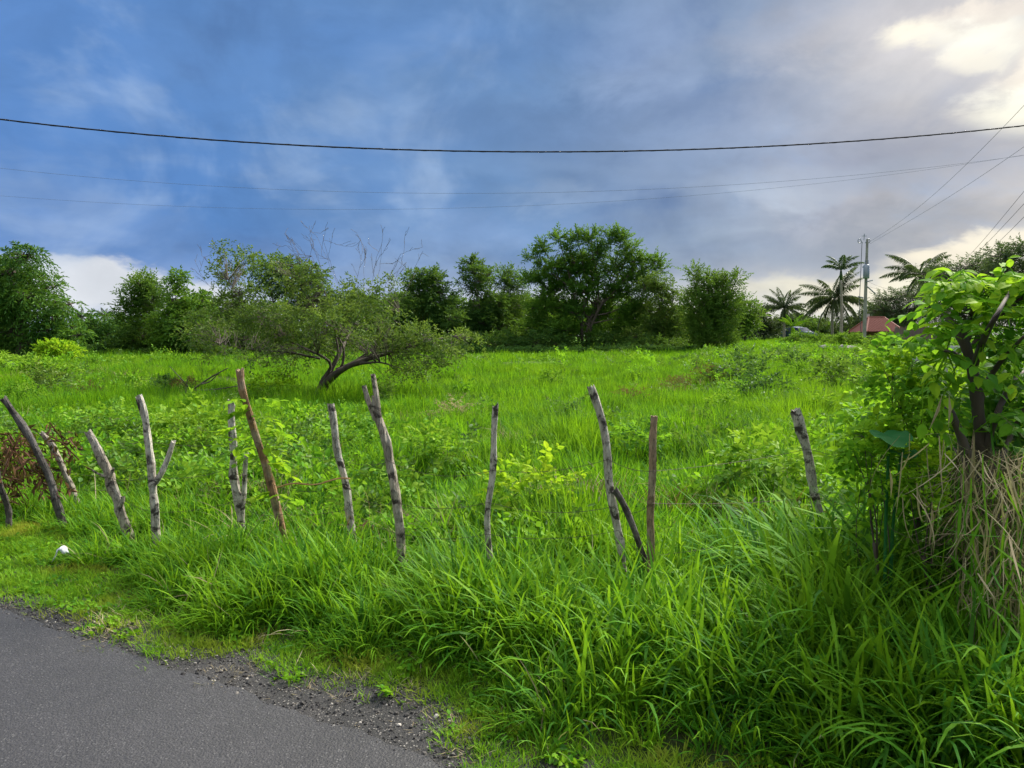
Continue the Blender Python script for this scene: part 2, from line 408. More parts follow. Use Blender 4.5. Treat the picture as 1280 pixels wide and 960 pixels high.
M['cable'] = plain('black_cable', (.018, .018, .020), .95, .2, 4, 0)
M['cablegrey'] = plain('grey_cable', (.10, .11, .13), .5, .2, 4, 0)
M['cablefaint'] = plain('pale_grey_cable', (.20, .23, .28), .95, .2, 4, 0)
M['concrete'] = plain('pole_concrete', (.30, .29, .27), .85, .25, 2, .2, 20)
M['steel'] = plain('grey_steel', (.24, .28, .33), .45, .2, 4, 0, metal=.3)
M['stone'] = plain('grey_stone', (.27, .25, .23), .9, .4, 4, .6, 12)
M['tan'] = plain('orange_vine', (.45, .26, .10), .8, .3, 10, .2)

def ground_mat():
    m, T, out = new_mat('field_soil')
    pos = T.node('ShaderNodeNewGeometry').outputs['Position']
    n, _ = T.noise(pos, 1.4, 6, .65); n2, _ = T.noise(pos, 22, 5, .7); n3, _ = T.noise(pos, .08, 3, .5)
    c = T.mix(T.rng(n, .35, .65), (.030, .050, .014), (.065, .060, .030))
    c = T.mix(T.rng(n2, .5, .7, 0, .6), c, (.10, .12, .03))
    y = T.xyz(pos)[1]
    c = T.mix(T.rng(y, 25, 60), c, T.mix(n3, (.05, .13, .010), (.09, .18, .012)))
    p = T.node('ShaderNodeBsdfPrincipled'); T.put(p.inputs['Base Color'], c); p.inputs['Roughness'].default_value = .95; p.inputs['Specular IOR Level'].default_value = .1
    b = T.node('ShaderNodeBump'); b.inputs['Strength'].default_value = .6; b.inputs['Distance'].default_value = .03; T.l.new(n2, b.inputs['Height']); T.l.new(b.outputs[0], p.inputs['Normal'])
    T.l.new(p.outputs[0], out.inputs[0]); return m
def asphalt_mat(name, base, lite, speck, rough, bs):
    m, T, out = new_mat(name)
    pos = T.node('ShaderNodeNewGeometry').outputs['Position']
    n, _ = T.noise(pos, 1.1, 5, .6); f, _ = T.noise(pos, 160, 3, .7); f2, _ = T.noise(pos, 55, 4, .7)
    v = T.node('ShaderNodeTexVoronoi'); v.inputs['Scale'].default_value = 95; T.put(v.inputs['Vector'], pos)
    c = T.mix(T.rng(n, .3, .7), base, lite)
    big, _ = T.noise(T.vm('MULTIPLY', pos, (1, 1, 1)), .55, 5, .7, .6); mid_, _ = T.noise(pos, 7, 5, .7)
    c = T.mix(T.rng(big, .42, .62, 0, .45), c, tuple(x * .62 for x in base)); c = T.mix(T.rng(mid_, .5, .72, 0, .35), c, tuple(x * 1.25 for x in lite))
    c = T.mix(T.rng(f2, .35, .7, 0, .55), c, tuple(x * .45 for x in base))
    cr = T.xyz(v.outputs['Color'])
    c = T.mix(T.m('MULTIPLY', T.rng(cr[0], .72, .95), T.rng(v.outputs['Distance'], .5, .25)), c, speck)
    p = T.node('ShaderNodeBsdfPrincipled'); T.put(p.inputs['Base Color'], c); T.put(p.inputs['Roughness'], T.rng(f, .3, .7, rough - .12, rough + .12)); p.inputs['Specular IOR Level'].default_value = .4
    h = T.m('ADD', T.m('MULTIPLY', v.outputs['Distance'], -.7), T.m('ADD', f, f2))
    b = T.node('ShaderNodeBump'); b.inputs['Strength'].default_value = bs; b.inputs['Distance'].default_value = .006; T.l.new(h, b.inputs['Height']); T.l.new(b.outputs[0], p.inputs['Normal'])
    T.l.new(p.outputs[0], out.inputs[0]); return m
M['ground'] = ground_mat()
M['asphalt'] = asphalt_mat('asphalt', (.030, .029, .031), (.044, .042, .045), (.085, .083, .083), .62, .7)
M['shoulder'] = asphalt_mat('crumbled_shoulder', (.018, .017, .017), (.034, .031, .030), (.20, .185, .165), .7, 1.0)

def bark_post(name, pale, dark, amt=.5, lichen=(.42, .42, .38)):
    m, T, out = new_mat(name)
    tc = T.node('ShaderNodeTexCoord').outputs['Object']
    lo = T.vm('MULTIPLY', tc, (1, 1, .22))
    n, _ = T.noise(lo, 38, 6, .7); n2, _ = T.noise(tc, 11, 5, .65, .5); n3, _ = T.noise(lo, 120, 4, .7); n4, _ = T.noise(tc, 5, 4, .6)
    c = T.mix(T.rng(n, .38, .62), pale, tuple(x * .55 for x in pale))
    c = T.mix(T.rng(n2, .62 - .2 * amt, .72 - .2 * amt), c, dark)
    c = T.mix(T.rng(n4, .5, .62, 0, .65), c, lichen)
    c = T.mix(T.rng(n3, .52, .66, 0, .75), c, dark)
    p = T.node('ShaderNodeBsdfPrincipled'); T.put(p.inputs['Base Color'], c); p.inputs['Roughness'].default_value = .9; p.inputs['Specular IOR Level'].default_value = .15
    b = T.node('ShaderNodeBump'); b.inputs['Strength'].default_value = .9; b.inputs['Distance'].default_value = .012
    T.l.new(T.m('ADD', n, n3), b.inputs['Height']); T.l.new(b.outputs[0], p.inputs['Normal'])
    T.l.new(p.outputs[0], out.inputs[0]); return m
M['post_pale'] = bark_post('pale_weathered_post', (.54, .50, .43), (.06, .05, .045), .60, (.62, .59, .52))
M['post_grey'] = bark_post('grey_split_post', (.40, .35, .28), (.05, .04, .035), .5, (.46, .42, .36))
M['post_brown'] = bark_post('brown_bark_post', (.33, .20, .11), (.09, .06, .04), .4, (.38, .31, .23))
M['post_dark'] = bark_post('dark_old_post', (.11, .10, .09), (.03, .027, .025), .5, (.17, .16, .15))
M['post_tan'] = bark_post('tan_bare_post', (.36, .25, .16), (.08, .055, .04), .3, (.40, .33, .25))

# ------------------------------------------------------------------ ground, shoulder, road
def grid_axis(lo, hi, d0, g):
    a = [0.]; d = d0
    while a[-1] < hi: a.append(a[-1] + d); d *= g
    b = [0.]; d = d0
    while b[-1] > lo: b.append(b[-1] - d); d *= g
    return np.array(sorted(set(b[1:] + a)))
xs = grid_axis(-900, 900, .16, 1.035); ys = grid_axis(-60, 1000, .16, 1.03)
XX, YY = np.meshgrid(xs, ys); ZZ = gz(XX, YY)
mb = MB(); mb.sm = True
nx = len(xs); i = (np.arange(len(ys) - 1)[:, None] * nx + np.arange(nx - 1)[None]).ravel()
mb.add(np.stack([XX, YY, ZZ], -1).reshape(-1, 3), np.stack([i, i + 1, i + nx + 1, i + nx], 1))
tag(mb.build('ground', M['ground']), kind='structure')

def strip(name, t0, t1, s_in, s_out, z, mat, step=.05, cross=6):
    ts = np.concatenate([np.linspace(t0, -3, 20)[:-1], np.arange(-3, 9, step), np.linspace(9, t1, 25)])
    a = s_in(ts); b = s_out(ts); k = np.linspace(0, 1, cross)
    s_ = a[:, None] * (1 - k) + b[:, None] * k
    xy = (s_[..., None] + S_ROAD) * RN + ts[:, None, None] * RD
    zz = np.broadcast_to(np.asarray(z)[None, :], s_.shape)
    V = np.concatenate([xy, zz[..., None]], -1).reshape(-1, 3)
    i = (np.arange(len(ts) - 1)[:, None] * cross + np.arange(cross - 1)[None]).ravel()
    mb = MB(); mb.sm = True; mb.add(V, np.stack([i, i + cross, i + cross + 1, i + 1], 1))
    return tag(mb.build(name, mat), kind='structure')
edge_w = lambda t: .012 * np.sin(t * 7.3) + .010 * np.sin(t * 19 + 1) + .006 * np.sin(t * 53 + 2)
curve = lambda t: -.012 * np.maximum(t - 2, 0) ** 2 * .6
strip('road', -60, 60, lambda t: np.full_like(t, -6.0) + curve(t), lambda t: edge_w(t) + curve(t), [.02, .022, .024, .024, .022, .012], M['asphalt'])
strip('road_shoulder', -60, 60, lambda t: np.full_like(t, -.25) + curve(t), lambda t: np.maximum(grass_edge(t) + .22 + .05 * np.sin(t * 9) + .03 * np.sin(t * 23), .2), [.008, .008, .009, .008, .008, .004], M['shoulder'])

# ------------------------------------------------------------------ scattering (stuff only)
def scatter(name, label, cat, P, rot, scl, idx, protos):
    coll = bpy.data.collections.new(name + '_kinds')
    for k, (me) in enumerate(protos):
        o = bpy.data.objects.new(f'{name}_kind_{k:02d}', me); coll.objects.link(o)
    me = bpy.data.meshes.new(name); me.vertices.add(len(P)); me.vertices.foreach_set('co', np.asarray(P, np.float32).ravel())
    a = me.attributes.new('rot', 'FLOAT_VECTOR', 'POINT'); a.data.foreach_set('vector', np.asarray(rot, np.float32).ravel())
    a = me.attributes.new('scl', 'FLOAT_VECTOR', 'POINT'); a.data.foreach_set('vector', np.asarray(scl, np.float32).ravel())
    a = me.attributes.new('idx', 'INT', 'POINT'); a.data.foreach_set('value', np.asarray(idx, np.int32).ravel())
    o = bpy.data.objects.new(name, me); COL.objects.link(o); tag(o, label, cat, None, 'stuff')
    ng = bpy.data.node_groups.new(name, 'GeometryNodeTree')
    ng.interface.new_socket('Geometry', in_out='INPUT', socket_type='NodeSocketGeometry'); ng.interface.new_socket('Geometry', in_out='OUTPUT', socket_type='NodeSocketGeometry')
    n, l = ng.nodes, ng.links
    gi, go = n.new('NodeGroupInput'), n.new('NodeGroupOutput')
    ci = n.new('GeometryNodeCollectionInfo'); ci.inputs[0].default_value = coll; ci.inputs[1].default_value = True; ci.inputs[2].default_value = True
    ip = n.new('GeometryNodeInstanceOnPoints'); ip.inputs['Pick Instance'].default_value = True
    def na(nm, dt):
        q = n.new('GeometryNodeInputNamedAttribute'); q.data_type = dt; q.inputs[0].default_value = nm; return q.outputs[0]
    l.new(gi.outputs[0], ip.inputs['Points']); l.new(ci.outputs[0], ip.inputs['Instance'])
    l.new(na('idx', 'INT'), ip.inputs['Instance Index']); l.new(na('scl', 'FLOAT_VECTOR'), ip.inputs['Scale'])
    e = n.new('FunctionNodeEulerToRotation'); l.new(na('rot', 'FLOAT_VECTOR'), e.inputs[0]); l.new(e.outputs[0], ip.inputs['Rotation'])
    l.new(ip.outputs[0], go.inputs[0])
    md = o.modifiers.new('scatter', 'NODES'); md.node_group = ng
    return o

def blades(mb, B, L, W, az, lean, curl, seg=4, tint=None, twist=.3):
    """curved grass blades; lean/curl in radians from vertical"""
    n = len(B); L = np.broadcast_to(L, (n,)); W = np.broadcast_to(W, (n,))
    h = np.stack([np.cos(az), np.sin(az), np.zeros(n)], 1); sd0 = np.stack([-np.sin(az), np.cos(az), np.zeros(n)], 1)
    tw = rng.normal(0, twist, n)[:, None]
    side = nrm(sd0 * np.cos(tw) + h * np.sin(tw)) 
    p = np.array(B, float); rows = []; ks = np.linspace(0, 1, seg + 1)
    for j, k in enumerate(ks):
        w = W * (.55 + 1.6 * k - 2.15 * k * k) if j else W * .5
        w = np.maximum(w, 0)
        if j == seg: rows.append(p[:, None])
        else: rows.append(np.stack([p - side * w[:, None] / 2, p + side * w[:, None] / 2], 1))
        a = lean + curl * (k + .5 / seg) ** 1.5
        p = p + (h * np.sin(a)[:, None] + np.array([0, 0, 1.]) * np.cos(a)[:, None]) * (L / seg)[:, None]
    V = np.concatenate(rows, 1); nv = 2 * seg + 1
    o = np.arange(n)[:, None, None] * nv
    q = np.array([[2 * j, 2 * j + 1, 2 * j + 3, 2 * j + 2] for j in range(seg - 1)]); t = np.array([[2 * seg - 2, 2 * seg - 1, 2 * seg]])
    tint = np.clip(rng.normal(.5, .2, n), 0, 1) if tint is None else tint
    mb.add(V.reshape(-1, 3), (o + q[None]).reshape(-1, 4) if seg > 1 else None, (o + t[None]).reshape(-1, 3), np.repeat(tint, nv))
def tuft(mat, n, L, W, rad, lean=(0.05, .5), curl=(.2, 1.2), seg=4, name='tuft', tint=(.5, .2)):
    mb = MB(); a = rng.uniform(0, 2 * np.pi, n); r = rad * np.sqrt(rng.uniform(0, 1, n))
    B = np.stack([r * np.cos(a), r * np.sin(a), np.full(n, -.02)], 1)
    az = a + rng.normal(0, .9, n)
    blades(mb, B, rng.uniform(*L, n), rng.uniform(*W, n), az, rng.uniform(*lean, n), rng.uniform(*curl, n), seg, np.clip(rng.normal(tint[0], tint[1], n), 0, 1))
    return mb.mesh(name, mat)
def weedplant(mat, nst, h, lL, lW, spread, nl=8, name='weed'):
    mb = MB()
    a = rng.uniform(0, 2 * np.pi, nst); D = np.stack([np.cos(a) * spread, np.sin(a) * spread, np.ones(nst)], 1) * rng.uniform(.6, 1, (nst, 1))
    P = np.stack([rng.normal(0, .03, nst), rng.normal(0, .03, nst), np.zeros(nst)], 1)
    sprays(mb, P, D, h * rng.uniform(.6, 1.1, nst), nl, lL, lW, np.clip(rng.normal(.5, .2, nst), 0, 1), droop=.15, ang=70, big=True, stem=mb)
    return mb.mesh(name, mat)
def rots(n, tilt=.12): return np.stack([rng.normal(0, tilt, n), rng.normal(0, tilt, n), rng.uniform(0, 2 * np.pi, n)], 1)
def zpts(x, y): return np.stack([x, y, gz(x, y)], 1)
def fan(n, y0, y1, k=.86, pad=.8, pw=1.0):
    """random points of the view's ground fan, denser towards the near end for pw > 1"""
    u = rng.uniform(0, 1, n)
    y = np.sqrt(y0 ** 2 + (y1 ** 2 - y0 ** 2) * u) if pw == 1 else y0 * (y1 / y0) ** u
    return rng.uniform(-1, 1, n) * (k * y + pad), y

# how tall the bank grass stands: short along the shoulder and at the left, tall to the right
def bank_h(x, y):
    s, t = st(x, y); d = s - grass_edge(t)
    side = sstep(x, -1.2, 1.8)
    h = .05 + (.15 + .08 * sstep(x, -3.5, -1) + .20 * side) * sstep(d, .12 + .10 * side + .38 * sstep(-x, 1.9, 2.8), .60 + .45 * side + .30 * sstep(-x, 1.9, 2.8))
    return h * (1 + .22 * snoise(x, y, .5, 5)), d
# 1 field, far to near
pts = []; idx = []
fieldA = [tuft(M['field'], 30, (.20, .50), (.008, .016), .15, (.02, .45), (.1, 1.2), 4, 'field_tuft', (.5, .26)) for _ in range(5)]
fieldB = [tuft(M['field'], 46, (.22, .44), (.011, .018), .30, (.02, .35), (.1, .8), 3, 'field_tuft_mid', (.5, .26)) for _ in range(4)]
fieldC = [tuft(M['field'], 44, (.16, .46), (.022, .036), .50, (.02, .3), (.1, .7), 2, 'field_tuft_far', (.5, .28)) for _ in range(3)]
x, y = fan(20000, 4.2, 15); s_, t_ = st(x, y); ok = (s_ > 1.95) & (rng.random(len(x)) < .55 + .6 * snoise(x, y, .55, 21)); x, y = x[ok], y[ok]
A = zpts(x, y); iA = rng.integers(0, 5, len(A))
x, y = fan(17000, 13, 36); ok = rng.random(len(x)) < .6 + .6 * snoise(x, y, 1.1, 22); x, y = x[ok], y[ok]; B = zpts(x, y); iB = 5 + rng.integers(0, 4, len(B))
x, y = fan(17000, 33, 110, .8); C = zpts(x, y); iC = 9 + rng.integers(0, 3, len(C))
P = np.concatenate([A, B, C]); idx = np.concatenate([iA, iB, iC])
hs = .82 + .30 * snoise(P[:, 0], P[:, 1], 3.4, 7) + .42 * snoise(P[:, 0], P[:, 1], .9, 8) + rng.normal(0, .14, len(P)); hs = np.clip(hs, .35, 1.6)
w_ = rng.uniform(.9, 1.2, len(P))
scatter('field_grass', 'bright green long grass filling the open field up to the tree line', 'grass', P, rots(len(P)), np.stack([w_, w_, hs], 1), idx, fieldA + fieldB + fieldC)

# 2 verge and bank
n = 16000
x = rng.uniform(-6.5, 4.2, n); y = rng.uniform(1.2, 7.5, n)
s_, t_ = st(x, y); h, d = bank_h(x, y)
ok = (d > -.02 + .05 * rng.random(n)) & (s_ < 2.3) & (np.abs(x) < .8 * y + 1.0); x, y, h, d = x[ok], y[ok], h[ok], d[ok]
short = h < .11
turf = [tuft(M['turf'], 46, (.025, .075), (.003, .006), .07, (.2, 1.1), (.2, 1.2), 2, 'turf_tuft', (.5, .25)) for _ in range(4)]
verge = [tuft(M['verge'], 30, (.45, 1.25), (.028, .058), .38, (.02, .9), (.3, 1.9), 5, 'verge_tuft', (.5, .2)) for _ in range(6)]
xs_, ys_ = x[short], y[short]
reps = 3
xs_ = np.repeat(xs_, reps) + rng.normal(0, .05, len(xs_) * reps); ys_ = np.repeat(ys_, reps) + rng.normal(0, .05, len(ys_) * reps)
P = zpts(xs_, ys_); w_ = rng.uniform(.7, 1.4, len(P))
scatter('creeping_turf', 'short yellowish green turf creeping over the edge of the road shoulder', 'grass', P, rots(len(P), .2), np.stack([w_, w_, w_], 1), rng.integers(0, 4, len(P)), turf)
L_ = ~short; sx_, sy_ = gnd(74, 706, .05)[:2]; L_ &= ~((np.abs(x - sx_) < .14) & (y < sy_ + .1) & (y > sy_ - .6))
keep = rng.random(L_.sum()) < np.where(x[L_] > .2, .42, .75)
xv, yv, hv = x[L_][keep], y[L_][keep], h[L_][keep]
P = zpts(xv, yv); hv = hv * rng.uniform(.75, 1.25, len(hv))
wv_ = np.clip(hv, .18, .45)
scatter('verge_grass', 'fresh green grass on the bank between the road shoulder and the fence', 'grass', P, rots(len(P), .15), np.stack([wv_, wv_, hv], 1), rng.integers(0, 6, len(P)), verge)

strawk = [tuft(M['dry'], 5, (.15, .5), (.004, .009), .06, (.2, 1.2), (.3, 1.6), 4, 'straw_stem') for _ in range(3)]
pick = rng.random(len(xv)) < .10; pick2 = (rng.random(len(A)) < .035) & (A[:, 1] < 13)
P = np.concatenate([zpts(xv[pick], yv[pick]), A[pick2]]); w_ = rng.uniform(.5, 1.1, len(P))
scatter('dead_stems', 'thin dead straw stems sticking out of the green grass near the fence', 'grass', P, rots(len(P), .3), np.stack([w_, w_, w_], 1), rng.integers(0, 3, len(P)), strawk)
matk = [tuft(M['dry'], 40, (.10, .34), (.004, .009), .22, (.5, 1.4), (.2, 1.0), 3, 'mat_tuft', (.3, .25)) for _ in range(2)] + [tuft(M['drybrown'], 36, (.08, .28), (.005, .012), .22, (.5, 1.4), (.2, 1.0), 3, 'mat_tuft') for _ in range(2)]
pp = []
for (px, py, r_, k) in [(920, 655, .28, 16), (470, 668, .30, 10), (690, 625, .2, 7), (568, 530, .25, 16), (790, 508, .35, 18), (845, 490, .35, 14), (400, 600, .3, 8), (330, 640, .25, 7), (150, 475, .9, 16), (60, 480, 1.2, 30), (255, 498, .6, 14), (880, 480, .6, 16), (1050, 500, .5, 12), (960, 620, .2, 8), (110, 505, .5, 14), (640, 560, .2, 5), (730, 640, .15, 5), (1120, 485, .5, 12), (540, 580, .2, 6), (20, 540, .5, 14)]:
    c = gnd(px, py, .15); pp.append(np.stack([c[0] + rng.normal(0, r_ * 1.3, k), c[1] + rng.normal(0, r_, k)], 1))
pp = np.concatenate(pp); P = zpts(pp[:, 0], pp[:, 1]); P[:, 2] += .16; sc = rng.uniform(.6, 1.2, len(P))
scatter('dead_grass_patches', 'brown dead grass patches matted among the green field grass', 'grass', P, rots(len(P), .25), np.stack([sc] * 3, 1), rng.integers(0, 4, len(P)), matk)
# 3 tall guinea grass at the right
tallk = [tuft(M['tall'], 18, (.40, 1.05), (.018, .042), .13, (.03, .8), (.5, 2.5), 8, 'guinea_tuft', (.5, .22)) for _ in range(6)]
n = 2400; x = rng.uniform(-1.2, 4.2, n); y = rng.uniform(1.6, 5.2, n); h, d = bank_h(x, y); s_, t_ = st(x, y)
pr = sstep(d, .22, .75) * sstep(x, -1.0, .8) * sstep(4.9 - y, 0, .8)
ok = (rng.random(n) < pr * .62) & (s_ < 2.7); x, y = x[ok], y[ok]
P = zpts(x, y); sc = rng.uniform(.50, .90, len(P)) * (.45 + .45 * sstep(x, .7, 1.9)) * (1 + .45 * sstep(x, 1.1, 1.6) * sstep(y, 2.9, 3.4))
scatter('guinea_grass', 'tall dark green arching grass crowding the right half of the bank', 'grass', P, rots(len(P), .12), np.stack([sc] * 3, 1), rng.integers(0, 6, len(P)), tallk)

# 4 low weeds behind the fence and through the field
weeds = [weedplant(M['weed'], 6, .34, .060, .034, .9, 9) for _ in range(4)] + [weedplant(M['weed'], 4, .22, .045, .03, 1.1, 7) for _ in range(2)] + [weedplant(M['lime2'], 6, .36, .075, .045, .8, 9) for _ in range(2)] + [weedplant(M['tree'], 7, .40, .07, .03, .9, 10) for _ in range(2)]
x, y = fan(12000, 4.6, 62, .86, .6, 2)
pr = sstep(-x - y * .10, -.2, 1.2) * sstep(14.5 - y, 0, 5) * .95 + .40 * sstep(snoise(x, y, 1.6, 12), .15, .7) * sstep(20 - y, 0, 12) + .5 * sstep(snoise(x, y, 1.5, 31), .45, .75) * sstep(y, 10, 16) + .75 * sstep(x / y, .16, .36) * sstep(snoise(x, y, 2.6, 14), .0, .5) + .8 * sstep(-x / y, .42, .60) * sstep(y, 12, 20) * sstep(snoise(x, y, 2.6, 15), -.2, .4)
s_, t_ = st(x, y); ok = (rng.random(len(x)) < pr) & (s_ > 1.9); x, y = x[ok], y[ok]
P = zpts(x, y); sc = rng.uniform(.6, 1.25, len(P))
P[:, 2] += .10
far_ = sstep(P[:, 1], 14, 40); sc = sc * (1 + 1.0 * far_)
scatter('low_weeds', 'low broadleaf weeds mixed with the grass behind the fence', 'weeds', P, rots(len(P), .2), np.stack([sc] * 3, 1), rng.choice(10, len(P), p=[.12] * 4 + [.07] * 2 + [.08] * 2 + [.11] * 2), weeds)
# verge clover and creeping leaves
clov = [weedplant(M['verge'], 7, .07, .022, .018, 1.6, 5, 'creeper') for _ in range(3)]
n = 2600; x = rng.uniform(-5, 2.5, n); y = rng.uniform(1.4, 6.2, n); h, d = bank_h(x, y)
ok = (d > .0) & (h < .22) & (rng.random(n) < .6); x, y = x[ok], y[ok]
P = zpts(x, y); sc = rng.uniform(.6, 1.4, len(P))
scatter('verge_creepers', 'tiny leafy creepers among the short grass beside the road', 'weeds', P, rots(len(P), .25), np.stack([sc] * 3, 1), rng.integers(0, 3, len(P)), clov)
# dry bits
dryk = [tuft(M['dry'], 16, (.03, .09), (.003, .006), .09, (1.0, 1.5), (.1, .5), 2, 'dry_tuft') for _ in range(3)]
pp = []
for (px, py, r, k) in [(145, 790, .14, 50), (190, 770, .15, 30), (245, 790, .15, 18), (40, 745, .3, 14), (400, 858, .12, 14), (285, 848, .07, 12), (480, 864, .15, 16), (600, 935, .08, 18), (300, 805, .15, 10), (575, 905, .08, 14)]:
    c = gnd(px, py); pp.append(np.stack([c[0] + rng.normal(0, r, k), c[1] + rng.normal(0, r * .6, k)], 1))
pp = np.concatenate(pp); P = zpts(pp[:, 0], pp[:, 1]); P[:, 2] += .008; sc = rng.uniform(.5, 1.3, len(P))
scatter('dry_verge_grass', 'dry straw coloured grass bits at the edge of the shoulder', 'grass', P, rots(len(P), .2), np.stack([sc] * 3, 1), rng.integers(0, 3, len(P)), dryk)
# gravel crumbs on the shoulder
def pebble(seed):
    mb = MB(); t = (1 + 5 ** .5) / 2
    V = nrm(np.array([[-1, t, 0], [1, t, 0], [-1, -t, 0], [1, -t, 0], [0, -1, t], [0, 1, t], [0, -1, -t], [0, 1, -t], [t, 0, -1], [t, 0, 1], [-t, 0, -1], [-t, 0, 1]]))
    V = V * rng.uniform(.7, 1.25, (12, 1)) * np.array([1, .8, .55])
    Fc = [[0, 11, 5], [0, 5, 1], [0, 1, 7], [0, 7, 10], [0, 10, 11], [1, 5, 9], [5, 11, 4], [11, 10, 2], [10, 7, 6], [7, 1, 8], [3, 9, 4], [3, 4, 2], [3, 2, 6], [3, 6, 8], [3, 8, 9], [4, 9, 5], [2, 4, 11], [6, 2, 10], [8, 6, 7], [9, 8, 1]]
    mb.add(V, None, Fc); return mb
m_, T_, out_ = new_mat('gravel_crumbs')
r_ = T_.node('ShaderNodeObjectInfo').outputs['Random']; p_ = T_.node('ShaderNodeBsdfPrincipled'); p_.inputs['Roughness'].default_value = .85
T_.put(p_.inputs['Base Color'], T_.ramp(r_, [(0, (.012, .012, .012)), (.7, (.04, .036, .034)), (.9, (.10, .09, .08)), (1, (.5, .46, .40))])); T_.l.new(p_.outputs[0], out_.inputs[0]); M['gravel'] = m_
n = 9000; t_ = rng.uniform(-2.2, 7, n); s_ = rng.uniform(-.03, .62, n); ok = s_ < grass_edge(t_) + .12; t_, s_ = t_[ok], s_[ok] + curve(t_[ok])
xy = (s_[:, None] + S_ROAD) * RN + t_[:, None] * RD
P = np.concatenate([xy, np.full((len(xy), 1), .011)], 1); sc = np.exp(rng.normal(-5.35, .45, len(P)))
scatter('shoulder_gravel', 'dark loose gravel crumbs along the broken road edge', 'gravel', P, rots(len(P), .5), np.stack([sc] * 3, 1), rng.integers(0, 4, len(P)), [pebble(i).mesh('pebble', M['gravel']) for i in range(4)])

# ------------------------------------------------------------------ fence posts
def smooth_path(P, n):
    P = np.asarray(P, float); d = np.concatenate([[0], np.cumsum(np.linalg.norm(np.diff(P, axis=0), axis=1))])
    t = np.linspace(0, d[-1], n); Q = np.stack([np.interp(t, d, P[:, k]) for k in range(3)], 1)
    for _ in range(2): Q[1:-1] = Q[1:-1] * .5 + (Q[:-2] + Q[2:]) * .25
    return Q
def wood(mb, P, r, sides=12, ragged=.0, knots=0, cap=True):
    P = np.asarray(P, float); n = len(P)
    T = nrm(np.gradient(P, axis=0)); U = nrm(np.cross(T, [0, 1., .02])); W = np.cross(T, U)
    a = np.arange(sides) / sides * 2 * np.pi
    flute = 1 + .10 * np.sin(a * 2 + rng.uniform(0, 6)) + .06 * np.sin(a * 3 + rng.uniform(0, 6))
    rr = np.asarray(r)[:, None] * flute[None] * (1 + .05 * rng.normal(0, 1, (n, sides)))
    for _ in range(knots):
        k0, a0 = rng.uniform(.12, .95) * n, rng.uniform(0, 6.28)
        da = np.angle(np.exp(1j * (a - a0)))
        rr = rr * (1 + rng.uniform(.25, .55) * np.exp(-((np.arange(n)[:, None] - k0) / 1.1) ** 2) * np.exp(-(da[None] / .55) ** 2))
    V = P[:, None] + rr[..., None] * (np.cos(a)[None, :, None] * U[:, None] + np.sin(a)[None, :, None] * W[:, None])
    if ragged: V[-1] += T[-1] * (rng.uniform(-1, 1, sides) * ragged)[:, None]
    i = np.arange(n - 1)[:, None] * sides; j = np.arange(sides)[None]; j2 = (j + 1) % sides
    q = np.stack([i + j, i + j2, i + sides + j2, i + sides + j], -1).reshape(-1, 4)
    V = V.reshape(-1, 3); b = len(V)
    V = np.concatenate([V, P[-1:] - T[-1:] * ragged * .6])
    tr = np.stack([np.full(sides, b), (n - 1) * sides + j[0], (n - 1) * sides + j2[0]], -1)
    mb.add(V, q, tr)
POSTS = []
def fence_post(path, wpx, gh, mat, label, ragged=.02, knots=3, forks=(), lean_y=0., n=22, Yd=None):
    """path: photo points from the visible foot to the top; stands on the fence line at its own distance"""
    b = path[0]; d = ray(*b); Y = Yd or float(gnd(b[0], b[1], gh)[1])
    Q = [at(px, py, Y + lean_y * k / max(len(path) - 1, 1)) for k, (px, py) in enumerate(path)]
    dn = nrm(Q[0] - Q[1]); foot = Q[0] + dn * ((Q[0][2] + .12) / max(-dn[2], .3))
    Q = smooth_path([foot] + Q, n)
    wb = rng.normal(0, .011, (n, 2))
    for _ in range(3): wb[1:-1] = wb[1:-1] * .4 + (wb[:-2] + wb[2:]) * .3
    Q[1:, :2] += wb[1:]
    w = wpx / F * Y / 2 * .77; r = w * np.linspace(1.10, .90, n) * (1 + .07 * rng.normal(0, 1, n))
    org = (Q[0][0], Q[0][1], float(gz(Q[0][0], Q[0][1])))
    mb = MB(); wood(mb, Q, r, 14, ragged, knots + 2)
    o = tag(mb.build('fence_post', mat, origin=org), label, 'fence post', 'rough wooden fence posts in a line')
    for (fp, fw) in forks:
        mb = MB(); f = smooth_path([at(px, py, Y - .012) for px, py in fp], 10)
        wood(mb, f, fw * .78 / F * Y / 2 * np.linspace(1.1, .85, 10), 9, .012, 1)
        c = mb.build('branch_stub', mat, parent=o)
    POSTS.append((o, Q, Y)); return o
fence_post([(8, 640), (2, 612), (-6, 585)], 9, .15, M['post_dark'], 'dark post end cut by the left edge of the picture', Yd=5.9)
fence_post([(72, 632), (55, 580), (32, 535), (6, 498)], 11, .2, M['post_dark'], 'thin dark post leaning far left over dead brown fronds', .015, 2, Yd=5.8)
fence_post([(90, 612), (75, 575), (52, 541)], 10, .2, M['post_grey'], 'short grey post leaning left, nearest to the dead brown fronds', .015, 2, Yd=6.4)
fence_post([(162, 670), (148, 630), (134, 590), (122, 558), (112, 540)], 13, .12, M['post_grey'], 'knotty post with dark snags leaning left beside the forked post', .015, 6, forks=[([(137, 597), (140, 592), (141, 586)], 5), ([(133, 596), (124, 593), (116, 588)], 4), ([(150, 634), (153, 627), (154, 621)], 7)])
fence_post([(198, 682), (194, 630), (188, 570), (182, 520), (177, 495)], 13, .13, M['post_pale'], 'upright grey post with one branch stub forking out to the right', .012, 4, forks=[([(194, 604), (203, 590), (211, 570), (217, 551)], 9)])
fence_post([(303, 672), (298, 630), (292, 580), (290, 530), (289, 501)], 11, .14, M['post_pale'], 'slim pale grey post with a second dark prong low on its right', .01, 4, forks=[([(301, 650), (305, 620), (306, 590), (308, 566)], 9)])
